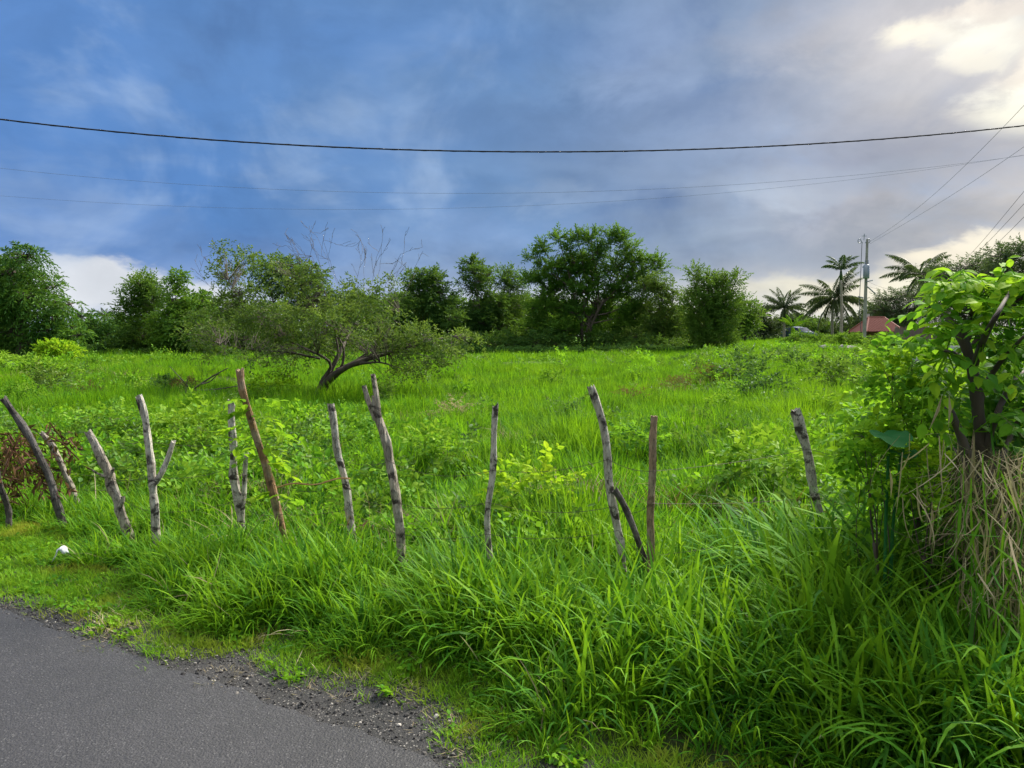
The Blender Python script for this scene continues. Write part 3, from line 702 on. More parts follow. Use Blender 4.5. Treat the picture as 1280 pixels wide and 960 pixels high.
fence_post([(358, 682), (345, 630), (332, 580), (316, 530), (303, 490), (298, 462)], 12, .15, M['post_brown'], 'tall slanting brown post sprouting bright green leaves', .015, 2)
fence_post([(443, 683), (438, 640), (430, 598), (420, 545), (413, 505)], 13, .16, M['post_pale'], 'pale post leaning left with a swollen lower half, between the brown and the split post', .008, 4)
fence_post([(503, 703), (497, 640), (487, 580), (476, 535), (467, 500)], 16, .2, M['post_grey'], 'thick split grey post with a jagged two pronged top', .03, 5, forks=[([(474, 530), (472, 505), (469, 485), (466, 468)], 10), ([(470, 525), (463, 508), (458, 494), (455, 483)], 8)])
fence_post([(613, 712), (611, 660), (614, 610), (618, 560), (621, 507)], 10.5, .22, M['post_pale'], 'thin grey post with a ragged dark top left of the lime green sapling', .025, 4)
fence_post([(778, 713), (772, 665), (765, 615), (757, 570), (752, 530), (745, 484)], 12.5, .25, M['post_pale'], 'crooked pale post with a dark stick leaning against its right side', .015, 5)
fence_post([(814, 716), (812, 660), (813, 600), (816, 550), (818, 520)], 13, .26, M['post_tan'], 'straight stripped tan post with a flat dark top', .004, 1)
fence_post([(1023, 640), (1016, 600), (1010, 570), (1003, 535), (997, 513)], 14, .5, M['post_pale'], 'short stout lichen grey post half sunk in the grass at right', .012, 5)
# dark stick leaning on the crooked post
Yk = POSTS[10][2]
mb = MB(); Q = smooth_path([at(822, 735, Yk - .05), at(806, 700, Yk - .05), at(792, 660, Yk - .05), at(780, 630, Yk - .045), at(768, 612, Yk - .04)], 14)
wood(mb, Q, np.linspace(.015, .022, 14), 8, .01, 1)
tag(mb.build('leaning_stick', M['post_dark'], origin=tuple(Q[0])), 'dark crooked stick propped against the crooked pale post', 'stick')

# barbed wire: three strands stapled to the posts
def post_at(k, z):
    Q = POSTS[k][1]; j = np.argmin(np.abs(Q[:, 2] - z)); return Q[j] + np.array([0, -.028, 0])
ks = [3, 4, 5, 6, 7, 8, 9, 10, 11, 12]
for zz, lb in ((.86, 'top strand of rusty barbed wire along the fence posts'), (.62, 'middle strand of rusty barbed wire along the fence posts'), (.40, 'lowest strand of rusty barbed wire half lost in the grass')):
    mb = MB(); bb = MB(); P = [np.array([-4.7, 6.6, zz])] + [post_at(k, zz + rng.normal(0, .025)) for k in ks] + [np.array([2.6, 3.3, zz])]
    pts_ = []
    for a, b in zip(P[:-1], P[1:]):
        k = np.linspace(0, 1, 10)[:-1]; q = a + (b - a) * k[:, None]; q[:, 2] -= .05 * 4 * k * (1 - k) * rng.uniform(.3, 1.2); pts_.append(q)
    Q = np.concatenate(pts_ + [P[-1][None]]); tube(mb, Q, .0013, 4)
    o = tag(mb.build('barbed_wire', M['wire'], origin=tuple(Q[0])), lb, 'wire', 'barbed wire strands of the fence')
    d = np.concatenate([[0], np.cumsum(np.linalg.norm(np.diff(Q, axis=0), axis=1))]); tt = np.arange(.1, d[-1], .13)
    C = np.stack([np.interp(tt, d, Q[:, k]) for k in range(3)], 1); dv = rng.normal(0, .011, C.shape)
    twigs(bb, C - dv, C + dv, .0011, .0011); tag(bb.build('barbs', M['wire'], parent=o), kind='stuff')
# a dry orange vine stem strung between two posts
mb = MB(); a = at(352, 607, 5.0); b = at(437, 598, 4.95); Q = np.stack([a + (b - a) * k + np.array([0, -.03, .012 * math.sin(k * 9)]) for k in np.linspace(-.05, 1.02, 16)])
tube(mb, Q, .006, 5, rough=.15)
tag(mb.build('dry_vine', M['tan'], origin=tuple(Q[0])), 'dry orange vine stem strung from the brown post to the pale swollen post', 'vine')

# sprouts on the tall brown post: each compound leaf a part
po = POSTS[6][0]; Yp = POSTS[6][2]
for (px, py, dx, dz, L_) in [(318, 500, 1, .3, .16), (312, 512, -1, .1, .15), (322, 522, 1, .2, .18), (326, 545, 1, .4, .20), (312, 548, -1, .3, .20), (318, 560, -1, -.1, .24), (330, 560, .8, .2, .16), (336, 580, .9, .3, .13), (345, 618, 1, .1, .15), (342, 616, -1, .1, .14), (306, 500, -.8, .5, .1), (334, 566, .6, -.3, .14), (306, 540, -1, .5, .2), (330, 540, 1, 0, .18), (322, 570, -1, .1, .2), (312, 530, -1, 0, .18), (338, 590, 1, .1, .16), (320, 510, 1, .6, .2), (316, 552, -.9, -.2, .2), (326, 530, .9, -.2, .2)]:
    mb = MB(); p0 = at(px, py, Yp - .02); sprays(mb, [p0], [np.array([dx, rng.normal(-.2, .5), dz])], [L_], 9, .072, .042, [rng.uniform(.2, .7)], droop=.35, ang=65, big=True, jit=.2, stem=mb)
    mb.build('compound_leaf', M['lime'], parent=po)

# ------------------------------------------------------------------ trees and shrubs
def lobe_pts(lobes, Y, n, shell=.5, dz=.75):
    """points and outward directions in ellipsoids given by photo centre and radii at distance Y"""
    P = []; O = []; I = []
    area = np.array([l[2] * l[3] * (l[5] if len(l) > 5 else 1) for l in lobes]); cnt = np.maximum(3, (n * area / area.sum()).astype(int))
    for k, (l, c) in enumerate(zip(lobes, cnt)):
        Yl = Y + (l[4] if len(l) > 4 else 0); C = at(l[0], l[1], Yl); rx, rz = l[2] / F * Yl, l[3] / F * Yl
        u = nrm(rng.normal(0, 1, (c, 3))); r = rng.uniform(shell ** 3, 1, c) ** (1 / 3) * rng.uniform(.82, 1.12, c)
        P.append(C + u * r[:, None] * np.array([rx, max(rx, rz) * dz, rz])); O.append(u); I.append(np.full(c, k))
    return np.concatenate(P), np.concatenate(O), np.concatenate(I)
def sublobes(lobes, n):
    out = []
    for l in lobes:
        rx, ry = l[2], l[3]
        for k in range(n):
            a = k / n * 6.283 + rng.uniform(0, 1.2); q = rng.uniform(.45, 1.0) if k else .15
            f = rng.uniform(.30, .55)
            out.append((l[0] + math.cos(a) * q * rx * .85, l[1] + math.sin(a) * q * ry * .85, max(rx * f, 3), max(ry * f * .9, 2.5), (l[4] if len(l) > 4 else 0) + rng.normal(0, rx * .022), l[5] if len(l) > 5 else 1))
    return out
def tree(name, label, cat, group, Y, base, lobes, mat, nspray, spray=.7, nl=9, lL=.22, lW=.09, up=.5, droop=.3, trunk_r=.14, shell=.45, bark='bark', stems=1, big=False, twig=.35, tintm=.5, barewood=(), jit=.35, ang=55, split=.55, sub=0):
    """lobes: photo centre, radii in photo pixels (optional depth offset, weight)"""
    g = at(base[0], base[1], Y); z0 = float(gz(g[0], Y)); foot = np.array([g[0], Y, z0 - .05])
    root = empty(name, (foot[0], foot[1], z0), label, cat, group)
    L0 = lobes
    if sub: lobes = sublobes(lobes, sub)
    P, O, I = lobe_pts(lobes, Y, nspray, shell)
    P[:, 2] = np.maximum(P[:, 2], z0 + rng.uniform(.02, .3, len(P)) * min(1, .02 * Y))
    D = O + np.array([0, 0, up]) + rng.normal(0, .45, P.shape)
    clump = rng.normal(0, .16, len(lobes))[I]
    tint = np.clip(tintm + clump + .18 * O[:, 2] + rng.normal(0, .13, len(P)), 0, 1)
    sz = spray * rng.uniform(.6, 1.25, len(P))
    wd = MB(); wd.sm = True; fo = MB()
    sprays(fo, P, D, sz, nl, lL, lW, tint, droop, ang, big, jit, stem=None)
    Cs = [at(l[0], l[1], Y + (l[4] if len(l) > 4 else 0)) for l in lobes]; C0 = [at(l[0], l[1], Y + (l[4] if len(l) > 4 else 0)) for l in L0]
    H = np.mean([c[2] for c in C0]) - z0
    for s in range(stems):
        off = np.array([rng.normal(0, trunk_r * 1.3), rng.normal(0, trunk_r * 1.3), 0]) * (stems > 1)
        top = foot + off * 4 + np.array([(np.mean([c[0] for c in C0]) - foot[0]) * .35, 0, H * split * rng.uniform(.9, 1.5 if stems > 1 else 1.1)])
        Q = smooth_path([foot + off, foot + off * 1.6 + np.array([rng.normal(0, trunk_r), rng.normal(0, trunk_r), (top[2] - foot[2]) * .5]), top], 14)
        tube(wd, Q, trunk_r / (1 + .3 * (stems - 1)) * np.linspace(1.15, .7, 14), 8, rough=.06)
        for k, c in enumerate(C0):
            if k % stems != s: continue
            b0 = Q[rng.integers(6, 14)]
            if c[2] < b0[2]: b0 = Q[max(2, int(14 * (c[2] - foot[2]) / max(.1, top[2] - foot[2]) * .7))] if c[2] > foot[2] + .3 else Q[2]
            m = (b0 + c) / 2 + rng.normal(0, .07, 3) * np.linalg.norm(c - b0) + np.array([0, 0, -.06 * np.linalg.norm(c - b0)])
            q = smooth_path([b0, m, c], 8); tube(wd, q, trunk_r * np.linspace(.42, .15, 8) * (.75 if len(C0) > 12 else 1), 6, rough=.08, cap=False)
    if sub:
        for k, c in enumerate(Cs):
            p = C0[k // sub]
            if np.linalg.norm(c - p) > .02: tube(wd, smooth_path([p, (p + c) / 2 + rng.normal(0, .06, 3) * np.linalg.norm(c - p), c], 5), trunk_r * np.linspace(.17, .08, 5), 5, cap=False)
    Cc = np.array(Cs)[I]; sel = rng.random(len(P)) < twig
    twigs(wd, (Cc + (P - Cc) * .1)[sel], P[sel], trunk_r * .13, trunk_r * .05, .04)
    for (a, b, r) in barewood:
        pass
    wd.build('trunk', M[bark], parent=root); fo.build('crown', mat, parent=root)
    return root
TL = 'trees along the far side of the field'
tree('mango_tree', 'dense rounded dark green tree at the far left edge', 'tree', TL, 38, (22, 468),
     [(12, 338, 42, 26), (45, 362, 34, 24), (72, 385, 26, 15), (5, 372, 40, 30), (62, 405, 26, 18), (12, 412, 36, 22), (-40, 380, 50, 50), (40, 432, 45, 18), (85, 420, 22, 16)], M['mango'], 2990, .75, 9, .26, .075, .1, .7, .28, .45, tintm=.5, sub=6)
tree('small_tree', 'dark low tree under two small palms right of the rounded left tree', 'tree', TL, 50, (120, 460), [(105, 415, 26, 20), (135, 412, 26, 18), (120, 440, 40, 18), (150, 435, 25, 20)], M['mango'], 1170, .7, 8, .24, .09, .3, .4, .12, sub=6)
tree('upright_tree', 'dark upright tree with a feathery top in the left tree row', 'tree', TL, 46, (180, 460), [(178, 360, 18, 16), (188, 372, 20, 18), (172, 395, 26, 24), (190, 425, 34, 26), (160, 440, 25, 20)], M['tree'], 1430, .8, 9, .22, .08, .9, .15, .13, tintm=.4, sub=6)
tree('green_tree', 'bright green tree with a leafy sprout on its crown in the left row', 'tree', TL, 44, (228, 462), [(222, 350, 5, 12, 0, 2), (224, 382, 24, 20), (246, 392, 22, 20), (212, 405, 26, 22), (236, 425, 36, 24), (205, 440, 22, 16)], M['bright'], 1625, .65, 8, .22, .10, .4, .4, .12, tintm=.5, sub=6)
tree('olive_tree', 'dull olive tree half behind the spreading tree, on its left', 'tree', TL, 47, (285, 460), [(278, 388, 30, 18), (305, 400, 28, 20), (290, 425, 40, 24), (262, 430, 26, 22), (330, 435, 34, 20)], M['olive'], 1560, .65, 8, .20, .08, .5, .3, .12, tintm=.35, sub=6)
tree('dark_tree', 'dark tree seen through the bare twigs of the spreading tree', 'tree', TL, 52, (365, 458), [(335, 340, 20, 16), (362, 338, 24, 16), (385, 352, 22, 18), (350, 365, 34, 22), (385, 385, 38, 24), (350, 410, 46, 28), (420, 420, 40, 26), (300, 432, 30, 18)], M['darktree'], 2470, .75, 9, .24, .10, .4, .35, .2, tintm=.5, sub=6)
tree('dark_tree', 'dark bushy tree just right of the spreading tree crown', 'tree', TL, 60, (478, 448), [(470, 400, 34, 22), (500, 385, 24, 20), (455, 428, 36, 18), (490, 425, 34, 20)], M['darktree'], 1170, .75, 8, .26, .11, .4, .35, .15, tintm=.45, sub=6)
tree('dark_tree', 'dark round crowned tree left of the taller bare stemmed one', 'tree', TL, 62, (540, 446), [(525, 350, 18, 13), (545, 355, 20, 14), (538, 378, 36, 20), (525, 408, 36, 24), (555, 410, 30, 26), (540, 435, 44, 14)], M['darktree'], 2210, .8, 9, .27, .11, .4, .35, .18, tintm=.45, sub=6)
tree('dark_tree', 'dark tree with a tufted top standing over the middle of the tree row', 'tree', TL, 64, (604, 446), [(590, 332, 12, 8), (602, 343, 20, 14), (595, 360, 18, 12), (610, 385, 28, 20), (590, 412, 34, 24), (620, 420, 30, 20)], M['darktree'], 1950, .8, 9, .27, .11, .5, .3, .16, tintm=.5, sub=6)
tree('thin_tree', 'thin tree with pale upright leaf sprays left of the tallest tree', 'tree', TL, 66, (634, 446), [(636, 345, 12, 12), (648, 358, 16, 10), (628, 362, 12, 10), (640, 385, 26, 18), (648, 412, 34, 22), (668, 425, 25, 16)], M['tree'], 1300, .9, 8, .28, .10, 1.0, .1, .14, tintm=.5, sub=6)
tree('feathery_tree', 'tallest broad tree with upright feathery sprays in the middle of the row', 'tree', TL, 62, (730, 446),
     [(667, 322, 9, 7), (680, 314, 8, 8), (690, 334, 14, 8), (699, 300, 5, 9), (713, 316, 9, 8), (722, 299, 9, 8), (736, 301, 9, 7), (748, 322, 13, 9), (761, 303, 6, 10), (777, 299, 7, 11), (787, 316, 10, 8), (801, 326, 13, 8), (818, 330, 10, 5), (826, 338, 7, 4), (708, 335, 22, 12), (735, 338, 22, 12), (770, 335, 22, 12), (795, 348, 22, 12), (675, 352, 16, 9), (700, 360, 24, 13), (740, 362, 24, 13), (780, 368, 24, 13), (812, 362, 14, 9), (682, 384, 22, 12), (715, 390, 24, 13), (755, 392, 26, 13), (795, 392, 22, 12), (700, 412, 28, 12), (745, 418, 20, 9), (785, 414, 26, 12), (672, 405, 16, 10)],
     M['bright'], 3510, 1.0, 12, .28, .10, .9, .2, .24, shell=.2, twig=.5, tintm=.45, stems=4, ang=45, split=.5, jit=.28, sub=3)
tree('yellowish_tree', 'loose yellow green tree joined to the right side of the tallest tree', 'tree', TL, 60, (830, 446), [(822, 360, 22, 16), (838, 378, 20, 16), (828, 400, 28, 20), (808, 422, 26, 16), (845, 415, 16, 16)], M['olive'], 1170, .8, 8, .25, .10, .5, .3, .14, tintm=.4, sub=6)
tree('spiky_tree', 'dark tree with long spiky shoots standing alone right of the tall tree', 'tree', TL, 56, (886, 442), [(866, 343, 5, 4), (872, 352, 7, 6), (885, 362, 12, 12), (902, 360, 10, 8), (914, 354, 6, 5), (922, 348, 5, 4), (880, 385, 24, 18), (905, 385, 20, 16), (888, 408, 26, 18), (892, 428, 26, 12)], M['darktree'], 1300, 1.1, 12, .27, .09, 1.0, .15, .15, tintm=.7, jit=.25)
tree('thin_tree', 'small airy tree just right of the spiky dark tree', 'tree', TL, 78, (932, 430), [(930, 385, 14, 12), (942, 400, 18, 14), (925, 412, 20, 14)], M['tree'], 546, .9, 8, .3, .12, .8, .2, .12, sub=6)
tree('thin_tree', 'low grey green tree between the airy tree and the leftmost coconut palm', 'tree', TL, 90, (955, 426), [(952, 396, 14, 12), (962, 410, 20, 12), (945, 416, 18, 10)], M['rain'], 494, .9, 8, .34, .14, .4, .2, .12, tintm=.6, sub=6)
for k, (px, w_, h_, Yb, mt, lb) in enumerate([(905, 30, 10, 95, 'darktree', 'dark far shrub seen right behind the spiky tree'), (1010, 26, 12, 98, 'darktree', 'far dark shrub below the tall coconut palm'), (1035, 22, 9, 96, 'darktree', 'far dark shrub left of the royal palm foot'), (1070, 24, 12, 92, 'rain', 'far grey green shrub left of the utility pole')]):
    tree('far_shrub', lb, 'shrub', 'far shrubs on the horizon', Yb, (px, 425), [(px, 412, w_, h_), (px + 8, 416, w_ * .8, h_ * .8)], M[mt], 330, .9, 8, .36, .16, .4, .3, .1)
for (px, py, w_, h_, Yb, mt, lb) in [(505, 398, 34, 24, 76, 'tree', 'dim tree filling the gap left of the round crowned dark tree'), (632, 398, 34, 26, 78, 'tree', 'dim tree filling the gap right of the tufted tree'), (690, 408, 36, 24, 80, 'darktree', 'dark tree behind the left side of the tallest tree'), (590, 405, 40, 26, 74, 'darktree', 'dark tree behind the gap between the two dark middle trees'), (660, 405, 34, 26, 76, 'darktree', 'dark tree behind the thin pale sprayed tree'), (850, 410, 34, 18, 76, 'tree', 'dim tree filling the gap right of the tallest tree'), (765, 405, 60, 26, 78, 'darktree', 'dark tree hidden behind the tallest tree'), (455, 405, 34, 22, 72, 'darktree', 'dark tree behind the right limbs of the spreading tree'), (250, 425, 60, 24, 58, 'darktree', 'dark tree behind the bright green tree'), (130, 428, 50, 18, 60, 'darktree', 'dark tree behind the two small left palms'), (320, 420, 50, 24, 60, 'darktree', 'dark tree behind the dull olive tree'), (905, 408, 24, 14, 84, 'rain', 'dim tree behind the spiky dark tree'), (995, 408, 30, 10, 104, 'rain', 'dim low tree far behind the coconut palms'), (1100, 405, 30, 14, 96, 'rain', 'dim low tree far behind the red roof')]:
    tree('background_tree', lb, 'tree', 'dim trees behind the row', Yb, (px, 440 if px < 860 else 425), [(px, py - 6, w_ * .7, h_ * 1.1), (px - w_ * .6, py + 2, w_ * .6, h_ * .95), (px + w_ * .6, py, w_ * .6, h_ * .95)], M[mt], 1300, .9, 8, .34, .15, .4, .35, .14, sub=4, tintm=.65)
# dark understory in front of the row
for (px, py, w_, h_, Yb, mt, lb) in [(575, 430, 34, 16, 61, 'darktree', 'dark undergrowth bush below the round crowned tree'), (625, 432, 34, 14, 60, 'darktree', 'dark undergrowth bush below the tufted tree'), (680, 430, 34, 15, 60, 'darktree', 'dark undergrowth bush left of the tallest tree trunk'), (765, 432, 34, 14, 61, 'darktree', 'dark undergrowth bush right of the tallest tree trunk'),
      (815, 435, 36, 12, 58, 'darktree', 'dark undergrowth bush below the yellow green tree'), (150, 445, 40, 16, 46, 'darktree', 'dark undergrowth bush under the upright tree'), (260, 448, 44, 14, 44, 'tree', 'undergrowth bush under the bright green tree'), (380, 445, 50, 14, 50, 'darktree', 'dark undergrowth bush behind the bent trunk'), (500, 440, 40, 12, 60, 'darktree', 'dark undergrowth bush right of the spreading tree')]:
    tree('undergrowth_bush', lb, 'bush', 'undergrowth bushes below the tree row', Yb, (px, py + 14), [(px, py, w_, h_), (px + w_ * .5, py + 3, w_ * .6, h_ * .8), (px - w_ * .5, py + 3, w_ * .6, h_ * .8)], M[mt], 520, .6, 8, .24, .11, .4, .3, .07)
# edge bushes, lighter
for (px, py, w_, h_, Yb, mt, lb) in [(72, 440, 22, 12, 34, 'lime', 'small lime green umbrella shaped tree left of the dark row'), (15, 462, 40, 12, 27, 'weed', 'weedy bush at the left end of the field'), (60, 468, 30, 9, 24, 'weed', 'grey green weedy bush below the lime tree'), (125, 460, 26, 9, 33, 'weed', 'low leafy bush right of the lime tree'),
      (150, 461, 16, 7, 33, 'weed', 'small round bush before the upright tree'), (210, 458, 16, 9, 34, 'weed', 'small leafy bush before the bright green tree'), (255, 460, 18, 10, 34, 'weed', 'leafy bush left of the fallen dead branch'), (415, 452, 30, 9, 42, 'weed', 'low bush behind the bent trunk')]:
    lime = mt == 'lime'
    tree('umbrella_tree' if lime else 'edge_bush', lb, 'tree' if lime else 'bush', None if lime else 'light bushes at the field edge', Yb, (px, py + (34 if lime else h_ + 2)), [(px, py, w_, h_), (px + w_ * .45, py + 2, w_ * .6, h_ * .7), (px - w_ * .5, py + 2, w_ * .55, h_ * .7)], M[mt], 420, .4, 7, .17, .08, .4, .4, .05, tintm=.55, split=.8)
_cnt = {}
def edge_label(near):
    _cnt[near] = _cnt.get(near, 0) + 1
    return ['leftmost', 'second from the left', 'third from the left', 'fourth from the left', 'fifth from the left', 'sixth from the left', 'seventh from the left'][_cnt[near] - 1] + ' of the low light shrubs before ' + near
for k in range(26):
    px = 545 + k * 13.5 + rng.normal(0, 4); py = 443 + rng.normal(0, 2.0)
    if 850 < px < 870: continue
    near = ['the round crowned dark tree', 'the tufted dark tree', 'the tallest tree trunk', 'the loose yellow green tree', 'the spiky tree'][min(4, int((px - 545) / 76))]
    tree('edge_shrub', edge_label(near), 'shrub', 'low shrubs in front of ' + near, 56, (px, py + 5), [(px, py, rng.uniform(9, 16), rng.uniform(6, 9))], M['dull'], 150, .35, 7, .18, .08, .5, .3, .03, tintm=.4)

# ------------------------------------------------------------------ the spreading bent tree
def bent_tree():
    Y = 18.0; A = lambda px, py, dy=0: at(px, py, Y + dy)
    g = A(396, 494); z0 = float(gz(g[0], Y)); root = empty('bent_tree', (g[0], Y, z0), 'low spreading tree with a bent dark trunk and bare twigs on top', 'tree')
    wd = MB(); wd.sm = True; fo = MB()
    trunks = [[(396, 500), (404, 480), (420, 464), (445, 455), (475, 452), (505, 462)], [(399, 500), (408, 480), (424, 462), (455, 450), (490, 440), (540, 425), (580, 418)], [(394, 500), (402, 478), (415, 460), (425, 440), (440, 410), (455, 380)],
              [(396, 496), (406, 472), (418, 456), (405, 445), (385, 438), (350, 420), (310, 395), (285, 350)], [(402, 494), (412, 474), (430, 458), (430, 430), (400, 395), (370, 350)], [(412, 468), (425, 445), (415, 400), (405, 360), (390, 320)], [(420, 462), (470, 440), (520, 440), (555, 455)], [(400, 448), (360, 440), (320, 438), (275, 430)], [(440, 455), (480, 425), (500, 390)]]
    ends = []
    for j, p in enumerate(trunks):
        Q = smooth_path([A(px, py, rng.normal(0, .5) * k / len(p) + (j % 3 - 1) * .8 * k / len(p)) for k, (px, py) in enumerate(p)], 22)
        r0 = .085 if j < 3 else (.045 if j < 5 else .034)
        tube(wd, Q, r0 * np.linspace(1, .12, 22) ** 1.2, 8, rough=.07); ends.append(Q)
    lobes = [(400, 400, 62, 30), (345, 415, 55, 26), (300, 395, 40, 34), (288, 345, 22, 20), (305, 325, 22, 12), (340, 335, 25, 14, 0, .6), (440, 375, 40, 22), (470, 405, 48, 28), (510, 432, 46, 26), (535, 455, 36, 22), (500, 470, 30, 10, 0, .8), (570, 432, 32, 18), (262, 415, 34, 26, 0, .6), (420, 430, 60, 18), (278, 312, 10, 8), (480, 365, 18, 18), (380, 352, 30, 20), (360, 450, 50, 12, 0, .5)]
    P, O, I = lobe_pts(sublobes(lobes, 5), Y, 3700, .25, .55)
    D = O * .8 + np.array([0, 0, .35]) + rng.normal(0, .6, P.shape)
    ends_ = np.concatenate([q[6:] for q in ends])
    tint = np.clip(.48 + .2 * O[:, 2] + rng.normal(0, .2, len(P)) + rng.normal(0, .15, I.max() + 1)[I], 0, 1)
    sprays(fo, P, D, .26 * rng.uniform(.6, 1.3, len(P)), 6, .085, .040, tint, .25, 55, False, .45)
    # twigs from the nearest limb to the sprays
    d2 = ((P[:, None, :] - ends_[None, :, :]) ** 2).sum(-1); near = ends_[d2.argmin(1)]
    sel = rng.random(len(P)) < .28; twigs(wd, near[sel], P[sel], .007, .003, .06)
    # grey bare twigs, some rising above the crown
    S = []; E = []
    def grow(p, d, L, lev):
        n = 5; q = np.array(p, float); dd = np.array(d, float)
        for j in range(n):
            e = q + dd * L / n; S.append(q); E.append(e); q = e
            dd = nrm(dd + rng.normal(0, .10, 3) + np.array([0, 0, .05]))
            if lev and j and rng.random() < .75: grow(e, nrm(dd + rng.normal(0, .50, 3)), L * rng.uniform(.2, .5), lev - 1)
    for (px, py, dx, L_) in [(418, 368, -.50, 1.5), (412, 362, -.75, 1.5), (405, 350, -.35, 1.6), (425, 366, -.25, 1.4), (398, 350, -.9, 1.2), (430, 365, -.6, 1.5), (470, 366, .12, 1.2), (455, 366, -.05, 1.2), (488, 366, .28, 1.0), (478, 370, .4, 1.1), (445, 368, .15, 1.1), (462, 368, .25, 1.3), (290, 360, -.9, 1.1), (275, 370, -1.2, 1.0), (500, 376, .6, .9), (300, 350, -.5, .9)]:
        grow(A(px, py, rng.normal(0, .3)), nrm(np.array([dx, rng.normal(0, .3), 1.0])), L_, 2)
    for _ in range(45):
        px, py = rng.uniform(250, 330), rng.uniform(395, 455); grow(A(px, py, rng.normal(0, .8)), nrm(np.array([rng.normal(-.5, .6), rng.normal(0, .5), rng.normal(-.2, .5)])), .45, 1)
    S, E = np.array(S), np.array(E); twigs(wd, S, E, .0042, .0030, .0)
    wd.build('trunk', M['bark'], parent=root); fo.build('crown', M['olive'], parent=root)
bent_tree()
# fallen dead branch
mb = MB(); Y = 15.5
for p, r in [([(215, 505), (240, 488), (262, 472), (285, 460)], .03), ([(240, 488), (270, 487), (300, 482)], .022), ([(240, 490), (228, 475), (212, 458)], .016), ([(252, 480), (262, 478), (275, 465)], .015), ([(232, 494), (233, 480), (236, 470)], .016)]:
    tube(mb, smooth_path([at(px, py, Y + rng.normal(0, .15)) for px, py in p], 10), r * np.linspace(1.1, .35, 10), 6, rough=.1)
tag(mb.build('fallen_branch', M['bark'], origin=tuple(at(240, 495, Y))), 'dead forked branch lying in the field left of the bent trunk', 'branch')

# ------------------------------------------------------------------ palms
def palm(name, label, Y, foot_px, crown, frond_px, nf, mat, tr=.14, royal=False, crownshaft=False, up=(.1, 1.2)):
    c = at(*crown, Y); g = at(*foot_px, Y); z0 = float(gz(g[0], Y))
    root = empty(name, (g[0], Y, z0), label, 'palm', 'palms beyond the field')
    mb = MB(); mb.sm = True
    Q = smooth_path([np.array([g[0], Y, z0 - .1]), np.array([g[0] * .6 + c[0] * .4 + rng.normal(0, .1), Y, z0 + (c[2] - z0) * .5]), c], 16)
    tube(mb, Q, tr * np.linspace(1.25, .75, 16) * (1 + .03 * rng.normal(0, 1, 16)), 9); mb.build('trunk', M['palmtrunk'], parent=root)
    if crownshaft:
        mb = MB(); mb.sm = True; tube(mb, [c - [0, 0, .1], c + [0, 0, .5], c + [0, 0, 1.2]], [tr * .95, tr * 1.05, tr * .5], 9); mb.build('crownshaft', M['royal'], parent=root); c = c + np.array([0, 0, 1.0])
    Lf = frond_px / F * Y
    for k in range(nf):
        a = k * 2.399 + rng.normal(0, .2); e = rng.uniform(*up) if not royal else rng.uniform(.55, 1.3)
        if k % 4 == 3 and not royal: e = rng.uniform(-.8, -.1)
        h = np.array([math.cos(a), math.sin(a), 0]); L = Lf * rng.uniform(.85, 1.1); n = 9; p = np.array(c); pts = [p]
        for j in range(n):
            ang = e - (1.0 if not royal else 1.25) * (j / n) ** 1.4; p = p + (h * math.cos(ang) + np.array([0, 0, math.sin(ang)])) * L / n; pts.append(p)
        pts = np.array(pts); mb = MB(); tube(mb, pts, .035 * np.linspace(1, .25, n + 1), 4)
        m = 46; t = np.linspace(.10, 1, m); d = np.linspace(0, 1, n + 1); C = np.stack([np.interp(t, d, pts[:, q]) for q in range(3)], 1)
        T = nrm(np.gradient(C, axis=0)); S = nrm(np.cross(T, [0, 0, 1.])); ll = L * .20 * np.sin(np.pi * np.clip(t * .86 + .12, 0, 1)) ** .7
        for sg in (-1, 1):
            Dl = S * sg + T * .65 + rng.normal(0, .12, (m, 3)); Dl[:, 2] -= (.9 if not royal else .45) + rng.normal(.1, .2, m) 
            leaves(mb, C, Dl, np.cross(S * sg, T) * sg + rng.normal(0, .2, (m, 3)), ll, L * .012 + .006, np.clip(rng.normal(.45, .15, m), 0, 1), droop=.25)
        mb.build('frond', mat, parent=root)
    return root
palm('coconut_palm', 'short coconut palm left of the blue car, leftmost of the palms beyond the field', 88, (980, 420), (980, 385), 33, 24, M['palm'], up=(-.3, 1.3))
palm('coconut_palm', 'bushy coconut palm with drooping fronds beside the slender royal palm', 90, (1041, 420), (1043, 372), 48, 28, M['palm'], up=(-.35, 1.35))
palm('royal_palm', 'slender royal palm with a smooth straight trunk left of the utility pole', 84, (1051, 414), (1051, 349), 30, 11, M['royal'], .15, True, True)
palm('coconut_palm', 'coconut palm rising behind the flat crowned dark trees at right', 72, (1150, 415), (1150, 343), 46, 22, M['palm'])
palm('coconut_palm', 'low palm whose fronds show just left of the utility pole', 92, (1072, 420), (1072, 398), 22, 12, M['palm'])
palm('coconut_palm', 'small palm peeping over the bushes right of the rounded left tree', 70, (102, 455), (102, 396), 16, 14, M['palm'])
palm('coconut_palm', 'hazy small palm in front of the white cloud, left of the upright tree', 74, (131, 455), (131, 394), 15, 14, M['palm'])
palm('young_palm', 'young yellow green palm beside the blue car', 80, (988, 424), (990, 408), 20, 9, M['lime'], .07, up=(.5, 1.3))

